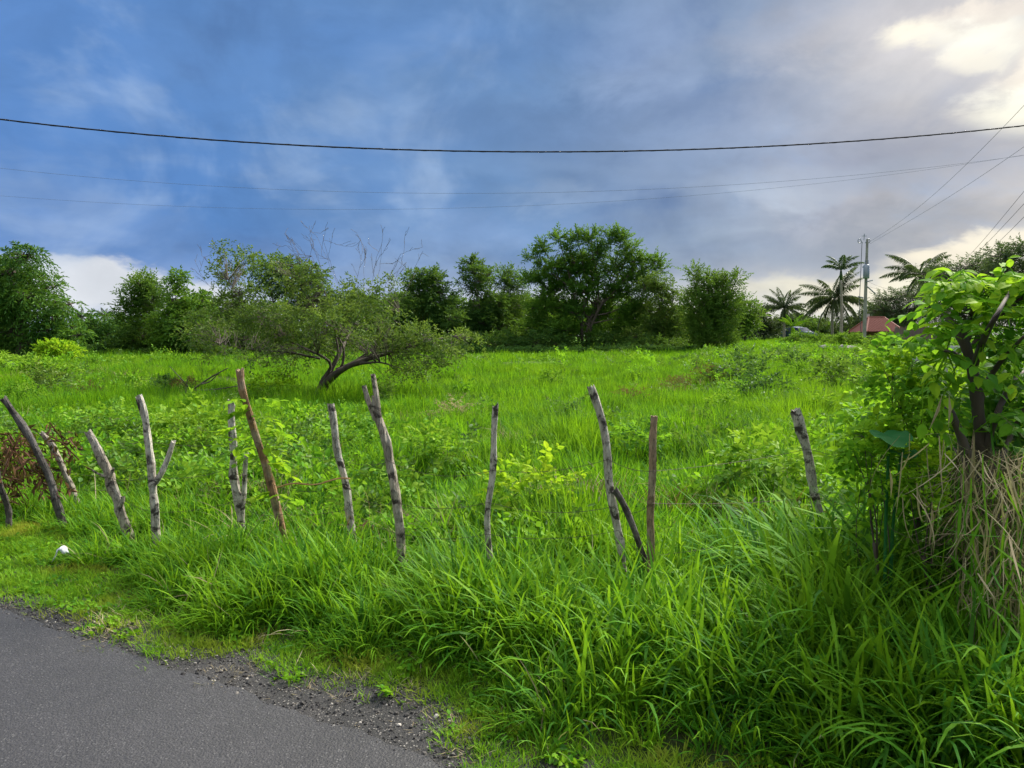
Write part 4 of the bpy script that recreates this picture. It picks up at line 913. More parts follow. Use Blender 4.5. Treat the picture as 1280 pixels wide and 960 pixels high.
# ------------------------------------------------------------------ flat crowned dark trees at right
RT = 'flat crowned trees behind the right wall'
def flat_tree(label, Y, base, lobes, n):
    return tree('rain_tree', label, 'tree', RT, Y, base, lobes, M['rain'], n, .8, 10, .20, .075, .25, .25, .28, .3, twig=.4, tintm=.45, ang=60, split=.45)
flat_tree('wide grey green tree above the red roof', 86, (1148, 425), [(1112, 374, 22, 10), (1140, 370, 28, 10), (1168, 368, 26, 12), (1105, 388, 24, 14), (1135, 388, 32, 14), (1165, 395, 28, 14), (1110, 405, 24, 10)], 1800)
flat_tree('dark layered tree behind the big leafy shrub', 56, (1215, 425), [(1180, 346, 34, 9), (1212, 335, 36, 9), (1245, 332, 34, 11), (1225, 350, 40, 12), (1200, 365, 46, 12), (1240, 372, 40, 14), (1185, 380, 34, 14), (1225, 395, 45, 18), (1265, 395, 30, 20)], 2000)
flat_tree('highest dark tree cut by the right edge of the picture', 50, (1285, 425), [(1255, 320, 28, 8), (1288, 312, 30, 10), (1250, 340, 30, 9), (1285, 345, 34, 14), (1310, 370, 40, 30), (1275, 375, 30, 20)], 1500)

# ------------------------------------------------------------------ utility pole and lines
YP = 70.0; pb = at(1080, 430, YP); zb = float(gz(pb[0], YP)); ptop = at(1080, 299, YP)
pole = empty('utility_pole', (pb[0], YP, zb), 'tall pale concrete utility pole with a grey transformer, right of the palms', 'utility pole')
mb = MB(); k = np.linspace(0, 1, 12)
tube(mb, [[pb[0], YP, zb - .3 + (ptop[2] - zb + .3) * t] for t in k], .19 - .08 * k, 8); mb.build('shaft', M['concrete'], parent=pole)
mb = MB(); c = at(1083, 338, YP - .35); mb.sm = True
tube(mb, [c + [0, 0, -.75], c + [0, 0, -.68], c + [0, 0, .45], c + [0, 0, .55]], [.24, .27, .27, .16], 14); tr_ = mb.build('transformer', M['steel'], parent=pole)
mb = MB()
for dx in (-.12, .12): tube(mb, [c + [dx, 0, .5], c + [dx, 0, .95]], [.06, .045], 7)
mb.build('bushings', M['steel'], parent=tr_)
mb = MB(); box(mb, c + [-.10, .3, .35], (.12, .4, .10)); mb.build('hanger_bracket', M['steel'], parent=pole)
for sg in (-1, 1):
    mb = MB(); a = np.linspace(0, np.pi * 1.25, 10)
    base_ = ptop + np.array([sg * .12, 0, -.35])
    tube(mb, [base_] + [base_ + [sg * (.26 + .18 * math.sin(t)), 0, .2 + .20 * math.cos(t)] for t in a], .04, 6); mb.build('insulator_arm', M['steel'], parent=pole)
mb = MB(); tube(mb, [ptop + [.0, 0, -.1], ptop + [.02, 0, .5]], .035, 6); tube(mb, [ptop + [-.2, 0, .3], ptop + [.25, 0, .3]], .03, 5); mb.build('top_pin', M['steel'], parent=pole)
for (px, py, dx, dz) in [(1084, 352, .5, .12), (1086, 360, .65, -.55), (1078, 372, -.4, .1)]:
    mb = MB(); q = at(px, py, YP - .15); tube(mb, [q - [dx * .2, 0, dz * .2], q + [dx, 0, dz]], [.06, .05], 6); mb.build('bracket', M['steel'], parent=pole)
mb = MB(); Q = smooth_path([ptop + [-.22, -.1, -.3], at(1076, 340, YP - .2), at(1074, 385, YP - .3), at(1077, 425, YP - .2)], 14); tube(mb, Q, .03, 5); mb.build('down_wire', M['cablegrey'], parent=pole)

def cable(name, label, cat, pts, r, mat, group=None, n=60, twist=False):
    P = np.array([at(*p) for p in pts]); d = np.concatenate([[0], np.cumsum(np.linalg.norm(np.diff(P, axis=0), axis=1))]); d /= d[-1]
    t = np.linspace(0, 1, n); deg = min(3, len(P) - 1)
    Q = np.stack([np.polyval(np.polyfit(d, P[:, k], deg), t) for k in range(3)], 1)
    mb = MB(); mb.sm = True; tube(mb, Q, r, 6)
    o = tag(mb.build(name, mat, origin=tuple(Q[0])), label, cat, group)
    if twist:
        tt = np.linspace(0, 1, 900); q = np.stack([np.interp(tt, t, Q[:, k]) for k in range(3)], 1); a = tt * 420
        q = q + np.stack([np.zeros_like(a), np.cos(a), np.sin(a)], 1) * r * .8
        m2 = MB(); m2.sm = True; tube(m2, q, r * .45, 4); m2.build('wrapped_strand', mat, parent=o)
    return o
LN = 'overhead lines across the sky'
cable('overhead_cable', 'thick black twisted cable sagging right across the sky', 'cable', [(-400, 88, 9.5), (0, 139, 9.6), (320, 180, 9.8), (640, 195, 10.0), (960, 187, 10.6), (1280, 151, 11.5), (1700, 88, 13.5)], .0095, M['cable'], LN, twist=True)
cable('overhead_wire', 'thin faint wire low across the sky, upper of the two', 'wire', [(-400, 150, 24), (0, 208, 24), (320, 234, 24), (640, 243, 24), (900, 236, 25), (1280, 190, 26), (1700, 115, 28)], .0042, M['cablefaint'], LN)
cable('overhead_wire', 'thin faint wire low across the sky, lower of the two', 'wire', [(-400, 200, 30), (0, 244, 30), (320, 258, 30), (640, 260, 30), (900, 246, 30), (1280, 189, 30), (1700, 100, 32)], .0042, M['cablefaint'], LN)
for (a, b, c_, lb) in [((1086, 303, YP), (1165, 245, 45), (1255, 158, 30), 'power line from the pole top, left of the upper pair'), ((1087, 305, YP), (1180, 250, 45), (1282, 182, 32), 'power line from the pole top, right of the upper pair')]:
    d = np.array(c_[:2]) - np.array(b[:2]); cable('power_line', lb, 'wire', [a, b, c_, (c_[0] + d[0] * 1.3, c_[1] + d[1] * 1.45, c_[2] - 9)], .008, M['cablegrey'], 'lines running to the utility pole')
for k, (e, m_px, lb) in enumerate([((1282, 246), (1195, 328), 'steepest of the three lower lines at the right edge'), ((1282, 262), (1190, 336), 'middle of the three lower lines at the right edge'), ((1282, 272), (1200, 338), 'lowest of the three lower lines at the right edge')]):
    cable('service_line', lb, 'wire', [(1086, 352 + k * 6, YP), (1135, 366, 58), (m_px[0], m_px[1], 42), (e[0], e[1], 26), (1400, e[1] - 130, 15)], .0075, M['cable'], 'lines running to the utility pole')

# ------------------------------------------------------------------ house, wall, car, rubble
def mat_roof():
    m, T, out = new_mat('red_roof_tiles'); pos = T.node('ShaderNodeNewGeometry').outputs['Position']
    n, _ = T.noise(pos, 4, 4, .6); c = T.mix(n, (.20, .06, .042), (.28, .10, .072)); p = T.node('ShaderNodeBsdfPrincipled'); T.put(p.inputs['Base Color'], c); p.inputs['Roughness'].default_value = .8; T.l.new(p.outputs[0], out.inputs[0]); return m
M['roof'] = mat_roof(); M['brick'] = plain('reddish_wall', (.26, .13, .095), .9, .35, 5, .3, 20); M['darkopen'] = plain('dark_opening', (.025, .02, .02), .9, .2, 3, 0)
M['wallp'] = plain('weathered_brown_planks', (.23, .145, .115), .9, .45, 3, .3, 14, stretch=(1, 1, .25)); M['whitewall'] = plain('pale_concrete', (.52, .53, .53), .85, .3, 2, .2, 12)
def house():
    Y = 78; c = at(1095, 415, Y); z0 = float(gz(c[0], Y)); root = empty('house', (c[0], Y, z0), 'small house with a red hipped tile roof behind the utility pole', 'house')
    W, D_ = 3.1, 3.2; ze = c[2]; zr = at(1086, 397, Y)[2]
    mb = MB(); 
    for sx in (-1, 1): box(mb, (c[0] + sx * (W / 2 - .75), Y - D_ / 2 + .55, (z0 + ze) / 2 - .05), (.9, .25, ze - z0 + .1))
    box(mb, (c[0], Y + D_ / 2 - .5, (z0 + ze) / 2 - .05), (W - .6, .25, ze - z0 + .1))
    for sx in (-1, 1): box(mb, (c[0] + sx * (W / 2 - .42), Y + .05, (z0 + ze) / 2 - .05), (.24, D_ - 1.28, ze - z0 + .1))
    mb.build('wall', M['brick'], parent=root)
    mb = MB(); a = np.linspace(0, np.pi, 9); 
    Vo = [[c[0] + math.cos(t) * 1.35, Y - D_ / 2 + .52, ze - .75 + math.sin(t) * .65] for t in a]; Vi = [[c[0] + math.cos(t) * 1.1, Y - D_ / 2 + .52, ze - .75 + math.sin(t) * .42] for t in a]
    V = np.array(Vo + Vi); V2 = V + [0, .2, 0]; m = len(a)
    q = [[i, i + 1, m + i + 1, m + i] for i in range(m - 1)]; mb.add(np.concatenate([V, V2]), q + [[2 * m + x for x in f[::-1]] for f in q] + [[m + i, m + i + 1, 3 * m + i + 1, 3 * m + i] for i in range(m - 1)])
    mb.build('arch', M['brick'], parent=root)
    mb = MB(); o = .45; hw, hd = W / 2 + o, D_ / 2 + o; r = .8
    E = [[-hw, -hd, 0], [hw, -hd, 0], [hw, hd, 0], [-hw, hd, 0]]; Rg = [[-r, 0, zr - ze], [r, 0, zr - ze]]
    V = np.array(E + Rg) + [c[0], Y, ze]; mb.add(V, [[0, 1, 5, 4], [2, 3, 4, 5], [0, 3, 2, 1]], [[1, 2, 5], [3, 0, 4]]); rf = mb.build('roof', M['roof'], parent=root)
    mb = MB(); n = 26     # tile rolls down the front slope and the right hip
    for i in range(n):
        t = (i + .5) / n; x = -hw + 2 * hw * t; lim = min(1, (hw - abs(x)) / (hw - r)); p0 = np.array([x, -hd, .02]) + [c[0], Y, ze]; p1 = p0 + np.array([0, hd * lim, (zr - ze) * lim])
        tube(mb, [p0, p1], .075, 5, cap=False)
    mb.build('tile_ridges', M['roof'], parent=rf)['kind'] = 'stuff'
    mb = MB(); tube(mb, [V[4] + [0, 0, .03], V[5] + [0, 0, .03]], .12, 6)
    for e, g in ((0, 4), (1, 5), (2, 5), (3, 4)): tube(mb, [V[e], V[g]], .11, 6)
    mb.build('hip_ridge', M['roof'], parent=rf)
    mb = MB(); box(mb, V[4] + [.1, .5, .1], (.3, .3, .6)); mb.build('chimney', M['whitewall'], parent=rf)
house()
def plank_wall():
    a = at(1118, 424, 62); b = at(1182, 424, 46); a[2] = float(gz(a[0], a[1])); b[2] = float(gz(b[0], b[1])); zt = at(1122, 410.5, 62)[2]; zt2 = at(1170, 409, 48)[2]
    root = empty('plank_wall', tuple(a), 'weathered brown plank wall behind the leafy shrub', 'wall'); L = np.linalg.norm((b - a)[:2]); rz = math.atan2(b[1] - a[1], b[0] - a[0])
    n = 48; me = None
    for i in range(n):
        t = (i + .5) / n; p = a + (b - a) * t; h = zt + (zt2 - zt) * t - p[2] + rng.normal(0, .05)
        if me is None:
            mb = MB(); box(mb, (0, 0, .5), (1, 1, 1)); me = mb.mesh('plank', M['wallp'])
        o = bpy.data.objects.new('plank', me); o.parent = root; o.location = tuple(p + [0, rng.normal(0, .012), 0] - a); o.scale = (L / n * .93, .05, h); o.rotation_euler = (0, 0, rz); COL.objects.link(o)
    for i in range(9):
        t = i / 8; p = a + (b - a) * t; mb = MB(); h = zt + (zt2 - zt) * t - p[2] + .15; nrmv = np.array([math.sin(rz), -math.cos(rz), 0]); nrmv = nrmv * (1 if nrmv[1] < 0 else -1); box(mb, p + nrmv * .11 + [0, 0, h / 2 - .1], (.17, .15, h + .2), rz); mb.build('post', M['concrete'] if i % 3 == 0 else M['wallp'], parent=root)
plank_wall()
def low_wall():
    Y = 26; a = at(1138, 438, Y); b = at(1215, 440, Y - 3); root = empty('low_wall', (a[0], a[1], float(gz(a[0], a[1]))), 'low pale concrete block wall glimpsed through the shrub leaves', 'wall'); rz = math.atan2((b - a)[1], (b - a)[0]); L = np.linalg.norm((b - a)[:2]); me = None
    zt = at(1160, 431, Y)[2]; z0 = float(gz(a[0], a[1])); n = 6; hgt = (zt - z0) / 3
    mb = MB(); box(mb, (0, 0, 0), (L / n - .012, .14, hgt - .012)); me = mb.mesh('block', M['whitewall'])
    for r in range(3):
        for i in range(n):
            t = (i + .5 + (.5 if r % 2 else 0)) / n; p = a + (b - a) * t; o = bpy.data.objects.new('block', me); o.parent = root; o.location = (p[0] - a[0], p[1] - a[1] + rng.normal(0, .006), (r + .5) * hgt); o.rotation_euler = (0, 0, rz); COL.objects.link(o)
low_wall()
def car():
    Y = 90; c = at(998, 420, Y); z0 = float(gz(c[0], Y)); z0 = at(998, 423, Y)[2] - .1; root = empty('parked_car', (c[0], Y, z0), 'pale blue parked car half hidden in greenery below the palms', 'car'); root.rotation_euler = (0, 0, R(25))
    paint = plain('pale_blue_paint', (.07, .12, .22), .6, .1, 2, 0); glass = plain('dark_glass', (.04, .06, .10), .8, .1, 2, 0); rub = plain('tyre_rubber', (.02, .02, .02), .8, .1, 3, 0); lamp = plain('lamp_glass', (.6, .6, .58), .2, .1, 3, 0)
    # profile along y (front is -y), lofted across the width
    prof = [(-2.1, .35, .62), (-2.05, .35, .80), (-1.2, .35, .95), (-.55, .35, 1.38), (.3, .35, 1.50), (1.2, .35, 1.45), (1.75, .35, 1.02), (2.1, .35, .95), (2.15, .35, .6)]
    mb = MB(); mb.sm = False; ring = []
    for (y, zl, zh) in prof:
        hw = .84; tw = hw * (1 - .22 * max(0, (zh - .95) / .55)); zm = min(zh, .9)
        ring.append([[-hw, y, zl], [-hw * 1.02, y, zm * .8], [-hw * .98, y, zm], [-tw, y, zh - .02], [-tw * .7, y, zh + .02], [tw * .7, y, zh + .02], [tw, y, zh - .02], [hw * .98, y, zm], [hw * 1.02, y, zm * .8], [hw, y, zl]])
    V = np.array(ring) ; n, m = V.shape[:2]; i = (np.arange(n - 1)[:, None] * m + np.arange(m - 1)[None]).ravel()
    org = np.array([c[0], Y, z0]); ends = np.array([[0, 1, 8, 9], [1, 2, 7, 8], [2, 3, 6, 7], [3, 4, 5, 6]])
    mb.add(V.reshape(-1, 3) + org, np.concatenate([np.stack([i, i + 1, i + m + 1, i + m], 1), ends, ends[:, ::-1] + (n - 1) * m]))
    mb.build('body', paint, parent=root)
    mb = MB(); mb.add(np.array([[-.76, -1.17, .98], [.76, -1.17, .98], [.64, -.58, 1.385], [-.64, -.58, 1.385]]) + org + [0, -.02, .02], [[0, 1, 2, 3]]); mb.build('windscreen', glass, parent=root)
    for sx in (-1, 1):
        mb = MB(); mb.add(np.array([[sx * .845, -.9, .95], [sx * .845, 1.3, .95], [sx * .70, 1.0, 1.36], [sx * .70, -.45, 1.34]]) + org + [sx * .012, 0, 0], [[0, 1, 2, 3]]); mb.build('side_window', glass, parent=root)
        mb = MB(); box(mb, org + [sx * .6, -2.08, .72], (.34, .08, .14)); mb.build('headlight', lamp, parent=root)
        for y in (-1.35, 1.35):
            mb = MB(); mb.sm = True; tube(mb, [org + [sx * .70, y, .32], org + [sx * .72, y, .32], org + [sx * .86, y, .32], org + [sx * .88, y, .32]], [.28, .32, .32, .28], 16); w = mb.build('wheel', rub, parent=root)
            mb = MB(); tube(mb, [org + [sx * .87, y, .32], org + [sx * .89, y, .32]], .18, 12); mb.build('rim', M['steel'], parent=w)
car()
for k, (px, py, r, lb) in enumerate([(1032, 434, .35, 'grey stone at the left end of the rubble row by the field bushes'), (1042, 435, .28, 'second grey stone from the left in the rubble row'), (1053, 434, .40, 'pale boulder in the middle of the rubble row'), (1064, 435, .45, 'dark wide boulder left of the utility pole foot'), (1075, 436, .35, 'stone just below the utility pole foot'), (1088, 436, .40, 'stone right of the utility pole foot'), (1100, 438, .30, 'last stone at the right end of the rubble row')]):
    Yr = 52; c = at(px, py, Yr); zg = float(gz(c[0], Yr)); mb = pebble(k); me = MB(); me.add(mb.v[0] * r * np.array([1.2, 1, 1.25]), None, mb.f3[0])
    o = me.build('boulder', M['stone']); o.location = (c[0], Yr, max(zg + .1, c[2] - .05)); tag(o, lb, 'boulder', 'rubble stones near the utility pole')

# ------------------------------------------------------------------ individual bushes in the field
def bush(label, px, py, wpx, hpx, mat, n, lL, lW, sp, Y=None, name='field_bush', cat='bush', group='bushes scattered in the field', big=True, nl=7, up=.5, tintm=.5, droop=.3):
    """py: foot of the bush in the photo"""
    Y = Y or float(gnd(px, py, .12)[1]); c = at(px, py, Y)
    h_ = hpx
    return tree(name, label, cat, group, Y, (px, py + 2), [(px, py - h_ * .5, wpx * .5, h_ * .5), (px - wpx * .25, py - h_ * .35, wpx * .3, h_ * .4), (px + wpx * .25, py - h_ * .4, wpx * .3, h_ * .4)], mat, n, sp, nl, lL, lW, up, droop, max(.008, wpx / F * Y * .02), .2, big=big, tintm=tintm, split=.5)
for a in [("lime green sapling with rounded leaflets right of the thin grey post", 662, 640, 88, 66, M['lime'], 85, .062, .038, .20, 5.6),
          ("dark leafy bush left of the tall pale posts in the near field", 378, 545, 36, 36, M['shrub'], 70, .085, .045, .22, 11.5),
          ("yellow green bush beyond the tall brown post", 340, 492, 52, 20, M['lime'], 90, .10, .05, .3, 18.5),
          ("broadleaf bush spreading left of the stout lichen grey post", 955, 610, 90, 62, M['weed'], 120, .07, .042, .22, 6.2),
          ("leafy weed bush low behind the split grey post", 545, 580, 60, 40, M['weed'], 80, .065, .036, .2, 7.5),
          ("yellowish bush under the top of the split grey post", 440, 570, 60, 45, M['weed'], 80, .065, .036, .2, 8.0),
          ("bright leafy bush between the forked post and the slim pale post", 245, 560, 80, 55, M['weed'], 130, .07, .04, .22, 8.5),
          ("grey green bush behind the forked post", 140, 545, 90, 40, M['weed'], 120, .07, .04, .22, 10.0),
          ("bush right of the crooked post at mid field", 795, 565, 60, 35, M['shrub'], 70, .065, .036, .2, 8.6)]:
    bush(*a[:10], Y=a[10])
small = [(713, 530, 22, 12, 'shrub', 'small dark plant in front of the crooked pale post top'), (845, 487, 26, 10, 'drybrown', 'brown withered plant right of the crooked post in mid field'), (790, 506, 30, 13, 'drybrown', 'brown dead clump between the crooked and the straight post'), (566, 526, 34, 12, 'dry', 'orange brown dry clump left of the thin grey post'), (955, 500, 44, 24, 'shrub', 'dark round bush above the stout lichen grey post'), (925, 478, 50, 24, 'tree', 'dark bush left in the right half of the field'), (885, 478, 30, 14, 'drybrown', 'brown edged bush at mid field right'),
         (995, 463, 24, 14, 'shrub', 'small dark bush left of the shrubby patch'), (1038, 485, 34, 24, 'shrub', 'bush with a dark stump beside the shrubby patch'), (1075, 470, 34, 16, 'weed', 'light bush in the shrubby patch left of the leafy shrub'), (1060, 455, 44, 14, 'weed', 'low wide bush below the rubble row'), (1010, 450, 34, 12, 'weed', 'low bush left below the rubble row'), (975, 452, 30, 12, 'shrub', 'low dark bush in the far right field'), (1000, 470, 24, 12, 'weed', 'tiny bush in the right field'), (930, 447, 18, 8, 'shrub', 'small bush right of the spiky tree'), (955, 452, 16, 8, 'weed', 'tiny light bush far in the right field'),
         (1090, 490, 40, 22, 'shrub', 'dark bush left of the leafy shrub'), (1020, 520, 44, 20, 'weed', 'weedy bush right of the stout post top'), (855, 455, 22, 9, 'weed', 'small light bush before the yellow green tree'), (205, 490, 18, 14, 'tree', 'small dark bush left of the fallen branch'), (232, 490, 24, 14, 'drybrown', 'brown scrubby clump under the fallen branch'), (110, 500, 30, 14, 'drybrown', 'brownish weeds left in the field'), (60, 495, 40, 22, 'olive', 'greyish weed clump at the left of the field'), (30, 510, 40, 20, 'weed', 'weed clump at the left edge of the field'), (480, 500, 20, 10, 'shrub', 'low plant under the right limbs of the bent tree'), (690, 478, 20, 8, 'weed', 'tiny plant in the middle of the open field'), (900, 520, 34, 12, 'weed', 'flat weed clump right of the straight tan post'), (870, 545, 24, 12, 'shrub', 'small weed just right of the straight tan post top')]
for (px, py, w_, h_, mt, lb) in small:
    Y = float(gnd(px, py, .18)[1]); Y = min(Y, 62); h_ = max(h_ * 1.6, .42 / Y * F); w_ *= 1.15; py += .18 * F / Y * .5; s_ = max(.12, .5 * h_ / F * Y); dead = mt in ('dry', 'drybrown')
    bush(lb, px, py, w_, h_, M['dull' if mt in ('shrub', 'weed', 'tree') and px % 2 else ('tree' if mt == 'shrub' else mt)], 90 if not dead else 100, min(.16, .34 * s_), min(.08, .17 * s_) * (.4 if dead else 1), s_, Y, big=False, group='bushes scattered in the field')
for (px, py, w_, h_, Y, lb) in [(1000, 428, 34, 22, 66, 'round bright bush right of the blue car'), (1028, 432, 50, 26, 62, 'big round bright bush left of the utility pole'), (1062, 430, 40, 24, 60, 'bushy bright shrub just left of the utility pole foot'), (1104, 432, 36, 24, 56, 'bright bush below the red roof, right of the pole'), (1090, 445, 30, 16, 46, 'small bush in front of the pole foot')]:
    tree('round_bush', lb, 'bush', 'bright bushes round the utility pole', Y, (px, py + 6), [(px, py - 2, w_ * .45, h_ * .42), (px - w_ * .3, py + 3, w_ * .32, h_ * .34), (px + w_ * .3, py + 3, w_ * .32, h_ * .34)], M['bright'], 420, .5, 8, .22, .10, .4, .35, .06, tintm=.55)

# ------------------------------------------------------------------ right hand thicket
def leaf_part_mesh(nm, mat, L, W, droop=.3):
    mb = MB(); leaves(mb, [[0, 0, 0]], [[1., 0, 0]], [[0, 0, 1.]], L, W, .5, fold=.22, big=True, droop=droop); return mb.mesh(nm, mat)
def orient(D, N):
    D = nrm(D); S = nrm(np.cross(N, D)); U = np.cross(D, S); from mathutils import Matrix
    return Matrix(((D[0], S[0], U[0]), (D[1], S[1], U[1]), (D[2], S[2], U[2]))).to_euler()
def leafy_shrub():
    Y = 3.35; A = lambda px, py, dy=0: at(px, py, Y + dy); g = A(1238, 700); root = empty('leafy_shrub', (g[0], Y, 0.0), 'big leafy shrub with large bright leaves at the right edge', 'shrub')
    wd = MB(); wd.sm = True
    main = smooth_path([np.array([A(1240, 700)[0], Y, -.1]), A(1240, 640), A(1230, 575), A(1222, 510), A(1217, 460), A(1208, 425), A(1195, 410)], 22)
    tube(wd, main, np.linspace(.046, .020, 22) * (1 + .1 * np.sin(np.arange(22) * 1.9)), 10, rough=.07)
    limbs = [[(1217, 460), (1228, 425), (1245, 395), (1262, 365)], [(1208, 425), (1212, 395), (1225, 370)], [(1222, 510), (1235, 470), (1262, 440), (1280, 420)], [(1230, 575), (1240, 520), (1268, 470), (1290, 460)], [(1217, 460), (1200, 445), (1180, 438)], [(1195, 410), (1180, 392), (1172, 375)], [(1245, 395), (1280, 370), (1300, 345)], [(1240, 640), (1225, 600), (1205, 575), (1192, 560)], [(1240, 600), (1265, 540), (1285, 500)]]
    LQ = []
    for p in limbs:
        q = smooth_path([A(px, py, rng.normal(0, .08) * k + (.10 * k if k else 0) * rng.choice([-1, 1])) for k, (px, py) in enumerate(p)], 10); LQ.append(q); tube(wd, q, np.linspace(.017, .006, 10), 6, rough=.06)
    stub = smooth_path([A(1215, 620, -.1), A(1208, 560, -.12), A(1196, 530, -.12), A(1185, 508, -.12)], 10); tube(wd, stub, np.linspace(.026, .016, 10), 8, rough=.1)
    wd.build('trunk', M['bark'], parent=root)
    # pinnate twigs carrying big leaves
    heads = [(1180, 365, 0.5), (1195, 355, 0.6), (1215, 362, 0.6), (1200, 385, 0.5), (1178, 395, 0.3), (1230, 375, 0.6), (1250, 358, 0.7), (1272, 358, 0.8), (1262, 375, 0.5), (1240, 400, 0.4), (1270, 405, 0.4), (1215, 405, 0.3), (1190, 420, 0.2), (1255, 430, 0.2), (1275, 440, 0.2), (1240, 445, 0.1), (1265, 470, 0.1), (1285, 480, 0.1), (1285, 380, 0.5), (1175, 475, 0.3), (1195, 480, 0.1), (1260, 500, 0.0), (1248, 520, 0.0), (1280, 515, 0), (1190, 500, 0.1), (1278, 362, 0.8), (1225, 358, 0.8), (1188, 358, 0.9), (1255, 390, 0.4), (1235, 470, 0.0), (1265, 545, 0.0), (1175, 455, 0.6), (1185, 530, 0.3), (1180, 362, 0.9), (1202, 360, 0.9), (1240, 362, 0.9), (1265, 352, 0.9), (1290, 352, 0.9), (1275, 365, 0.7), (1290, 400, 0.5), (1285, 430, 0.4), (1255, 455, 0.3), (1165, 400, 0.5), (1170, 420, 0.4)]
    bases = np.concatenate([main[8:]] + LQ)
    mesh_a = {}
    Ps = []; Ds = []; Ns = []; Ls = []; Ts = []; tw0 = []; tw1 = []
    for (px, py, tint) in heads:
        for rep in range(3):
            h = A(px + rng.normal(0, 10), py + rng.normal(0, 7), rng.normal(0, .16)); b = bases[((bases - h) ** 2).sum(1).argmin()]
            d = nrm(h - b + rng.normal(0, .05, 3) + [0, 0, .05]); d = nrm(np.array([d[0], d[1] - .25, d[2] * .5]) + rng.normal(0, .35, 3)); L = rng.uniform(.15, .26); st_ = h - d * L * .45
            tw0.append(b); tw1.append(st_); tw0.append(st_); tw1.append(st_ + d * L - [0, 0, .04])
            sd = nrm(np.cross(d, [0, 0, 1.])); nl = 9
            for k in range(nl):
                t = (k // 2 * 2 + 1.5) / (nl + .5); last = k == nl - 1; sg = 1 if k % 2 else -1
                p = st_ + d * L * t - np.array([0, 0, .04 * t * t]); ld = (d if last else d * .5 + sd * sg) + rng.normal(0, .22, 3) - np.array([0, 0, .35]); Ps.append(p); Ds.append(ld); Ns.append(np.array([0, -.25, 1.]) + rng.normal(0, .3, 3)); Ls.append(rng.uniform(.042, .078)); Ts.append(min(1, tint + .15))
    order = np.argsort([p[1] for p in Ps]); near = list(order[:300]); far = list(order[300:])
    mats = {}
    kinds = [(.085, M['shrub'], t) for t in (.15, .4, .65, .9)]
    meshes = []
    for t in (.12, .36, .6, .85):
        mb = MB(); leaves(mb, [[0, 0, 0]], [[1., 0, 0]], [[0, 0, 1.]], 1., .60, t, fold=.20, big=True, droop=.28); meshes.append(mb.mesh('leaf', M['shrub']))
    for i in near:
        o = bpy.data.objects.new('leaf', meshes[int(np.clip((Ts[i] + rng.normal(0, .18)) * 4 + .6, 0, 3))]); o.parent = root; o.location = tuple(Ps[i] - absloc(root)); o.rotation_euler = orient(Ds[i], Ns[i]); o.scale = (Ls[i],) * 3; COL.objects.link(o)
    mb = MB(); leaves(mb, np.array(Ps)[far], np.array(Ds)[far], np.array(Ns)[far], np.array(Ls)[far], np.array(Ls)[far] * .6, np.clip(np.array(Ts)[far] + rng.normal(0, .15, len(far)), 0, 1), fold=.2, big=True, droop=.28)
    tag(mb.build('leaves', M['shrub'], parent=root), kind='stuff')
    mb = MB(); twigs(mb, tw0, tw1, .0045, .0022, .05); mb.build('twigs', M['shrub'], parent=root)
leafy_shrub()
def creeper(label, lobes, Y, mat, n, lL, lW, foot, tintm=.55, name='leafy_creeper'):
    return tree(name, label, 'creeper' if name == 'leafy_creeper' else 'shrub', None, Y, foot, lobes, mat, n, .17, 11, lL, lW, .35, .45, .012, .3, big=True, tintm=tintm, jit=.22, ang=68, split=.6)
creeper('feathery lime green creeper spilling left from the leafy shrub', [(1140, 455, 32, 22), (1115, 470, 26, 22), (1165, 470, 30, 26), (1125, 500, 28, 20), (1155, 510, 26, 18), (1100, 450, 14, 10), (1180, 500, 18, 22)], 3.75, M['shrub'], 140, .046, .026, (1150, 640), .6)
creeper('yellow green creeper tips below the feathery creeper, left of the elephant ear leaves', [(1080, 545, 20, 14), (1090, 570, 24, 14), (1065, 560, 14, 10), (1100, 590, 22, 10)], 3.55, M['lime2'], 40, .040, .024, (1100, 660), .55)
creeper('pinnate green sprig arching below the elephant ear leaves', [(1150, 585, 26, 10), (1170, 590, 22, 10), (1135, 595, 18, 10)], 3.4, M['lime'], 34, .040, .018, (1160, 680), .4)
# lime creeping bushes left of it, darker fill behind
bush('yellow green leafy creeper at the foot of the right hand shrub', 1098, 600, 70, 62, M['lime'], 60, .050, .034, .16, 3.7, 'leafy_creeper', 'creeper', None, tintm=.5)
bush('low leafy bush under the right hand shrub, behind the tall grass', 1150, 650, 100, 80, M['lime2'], 80, .06, .036, .2, 3.75, 'leafy_creeper', 'bush', None, tintm=.35)
bush('dark green bush filling the right edge behind the straw', 1262, 640, 90, 180, M['mango'], 190, .085, .04, .22, 3.9, 'thicket_bush', 'bush', None, tintm=.4)
bush('bright mixed bush behind the elephant ear leaves', 1120, 560, 110, 80, M['lime2'], 90, .06, .036, .2, 4.6, 'thicket_bush', 'bush', None, tintm=.55)
bush('dense green bush behind the trunk of the leafy shrub', 1230, 560, 110, 120, M['bright'], 130, .075, .042, .22, 4.4, 'thicket_bush', 'bush', None, tintm=.5)

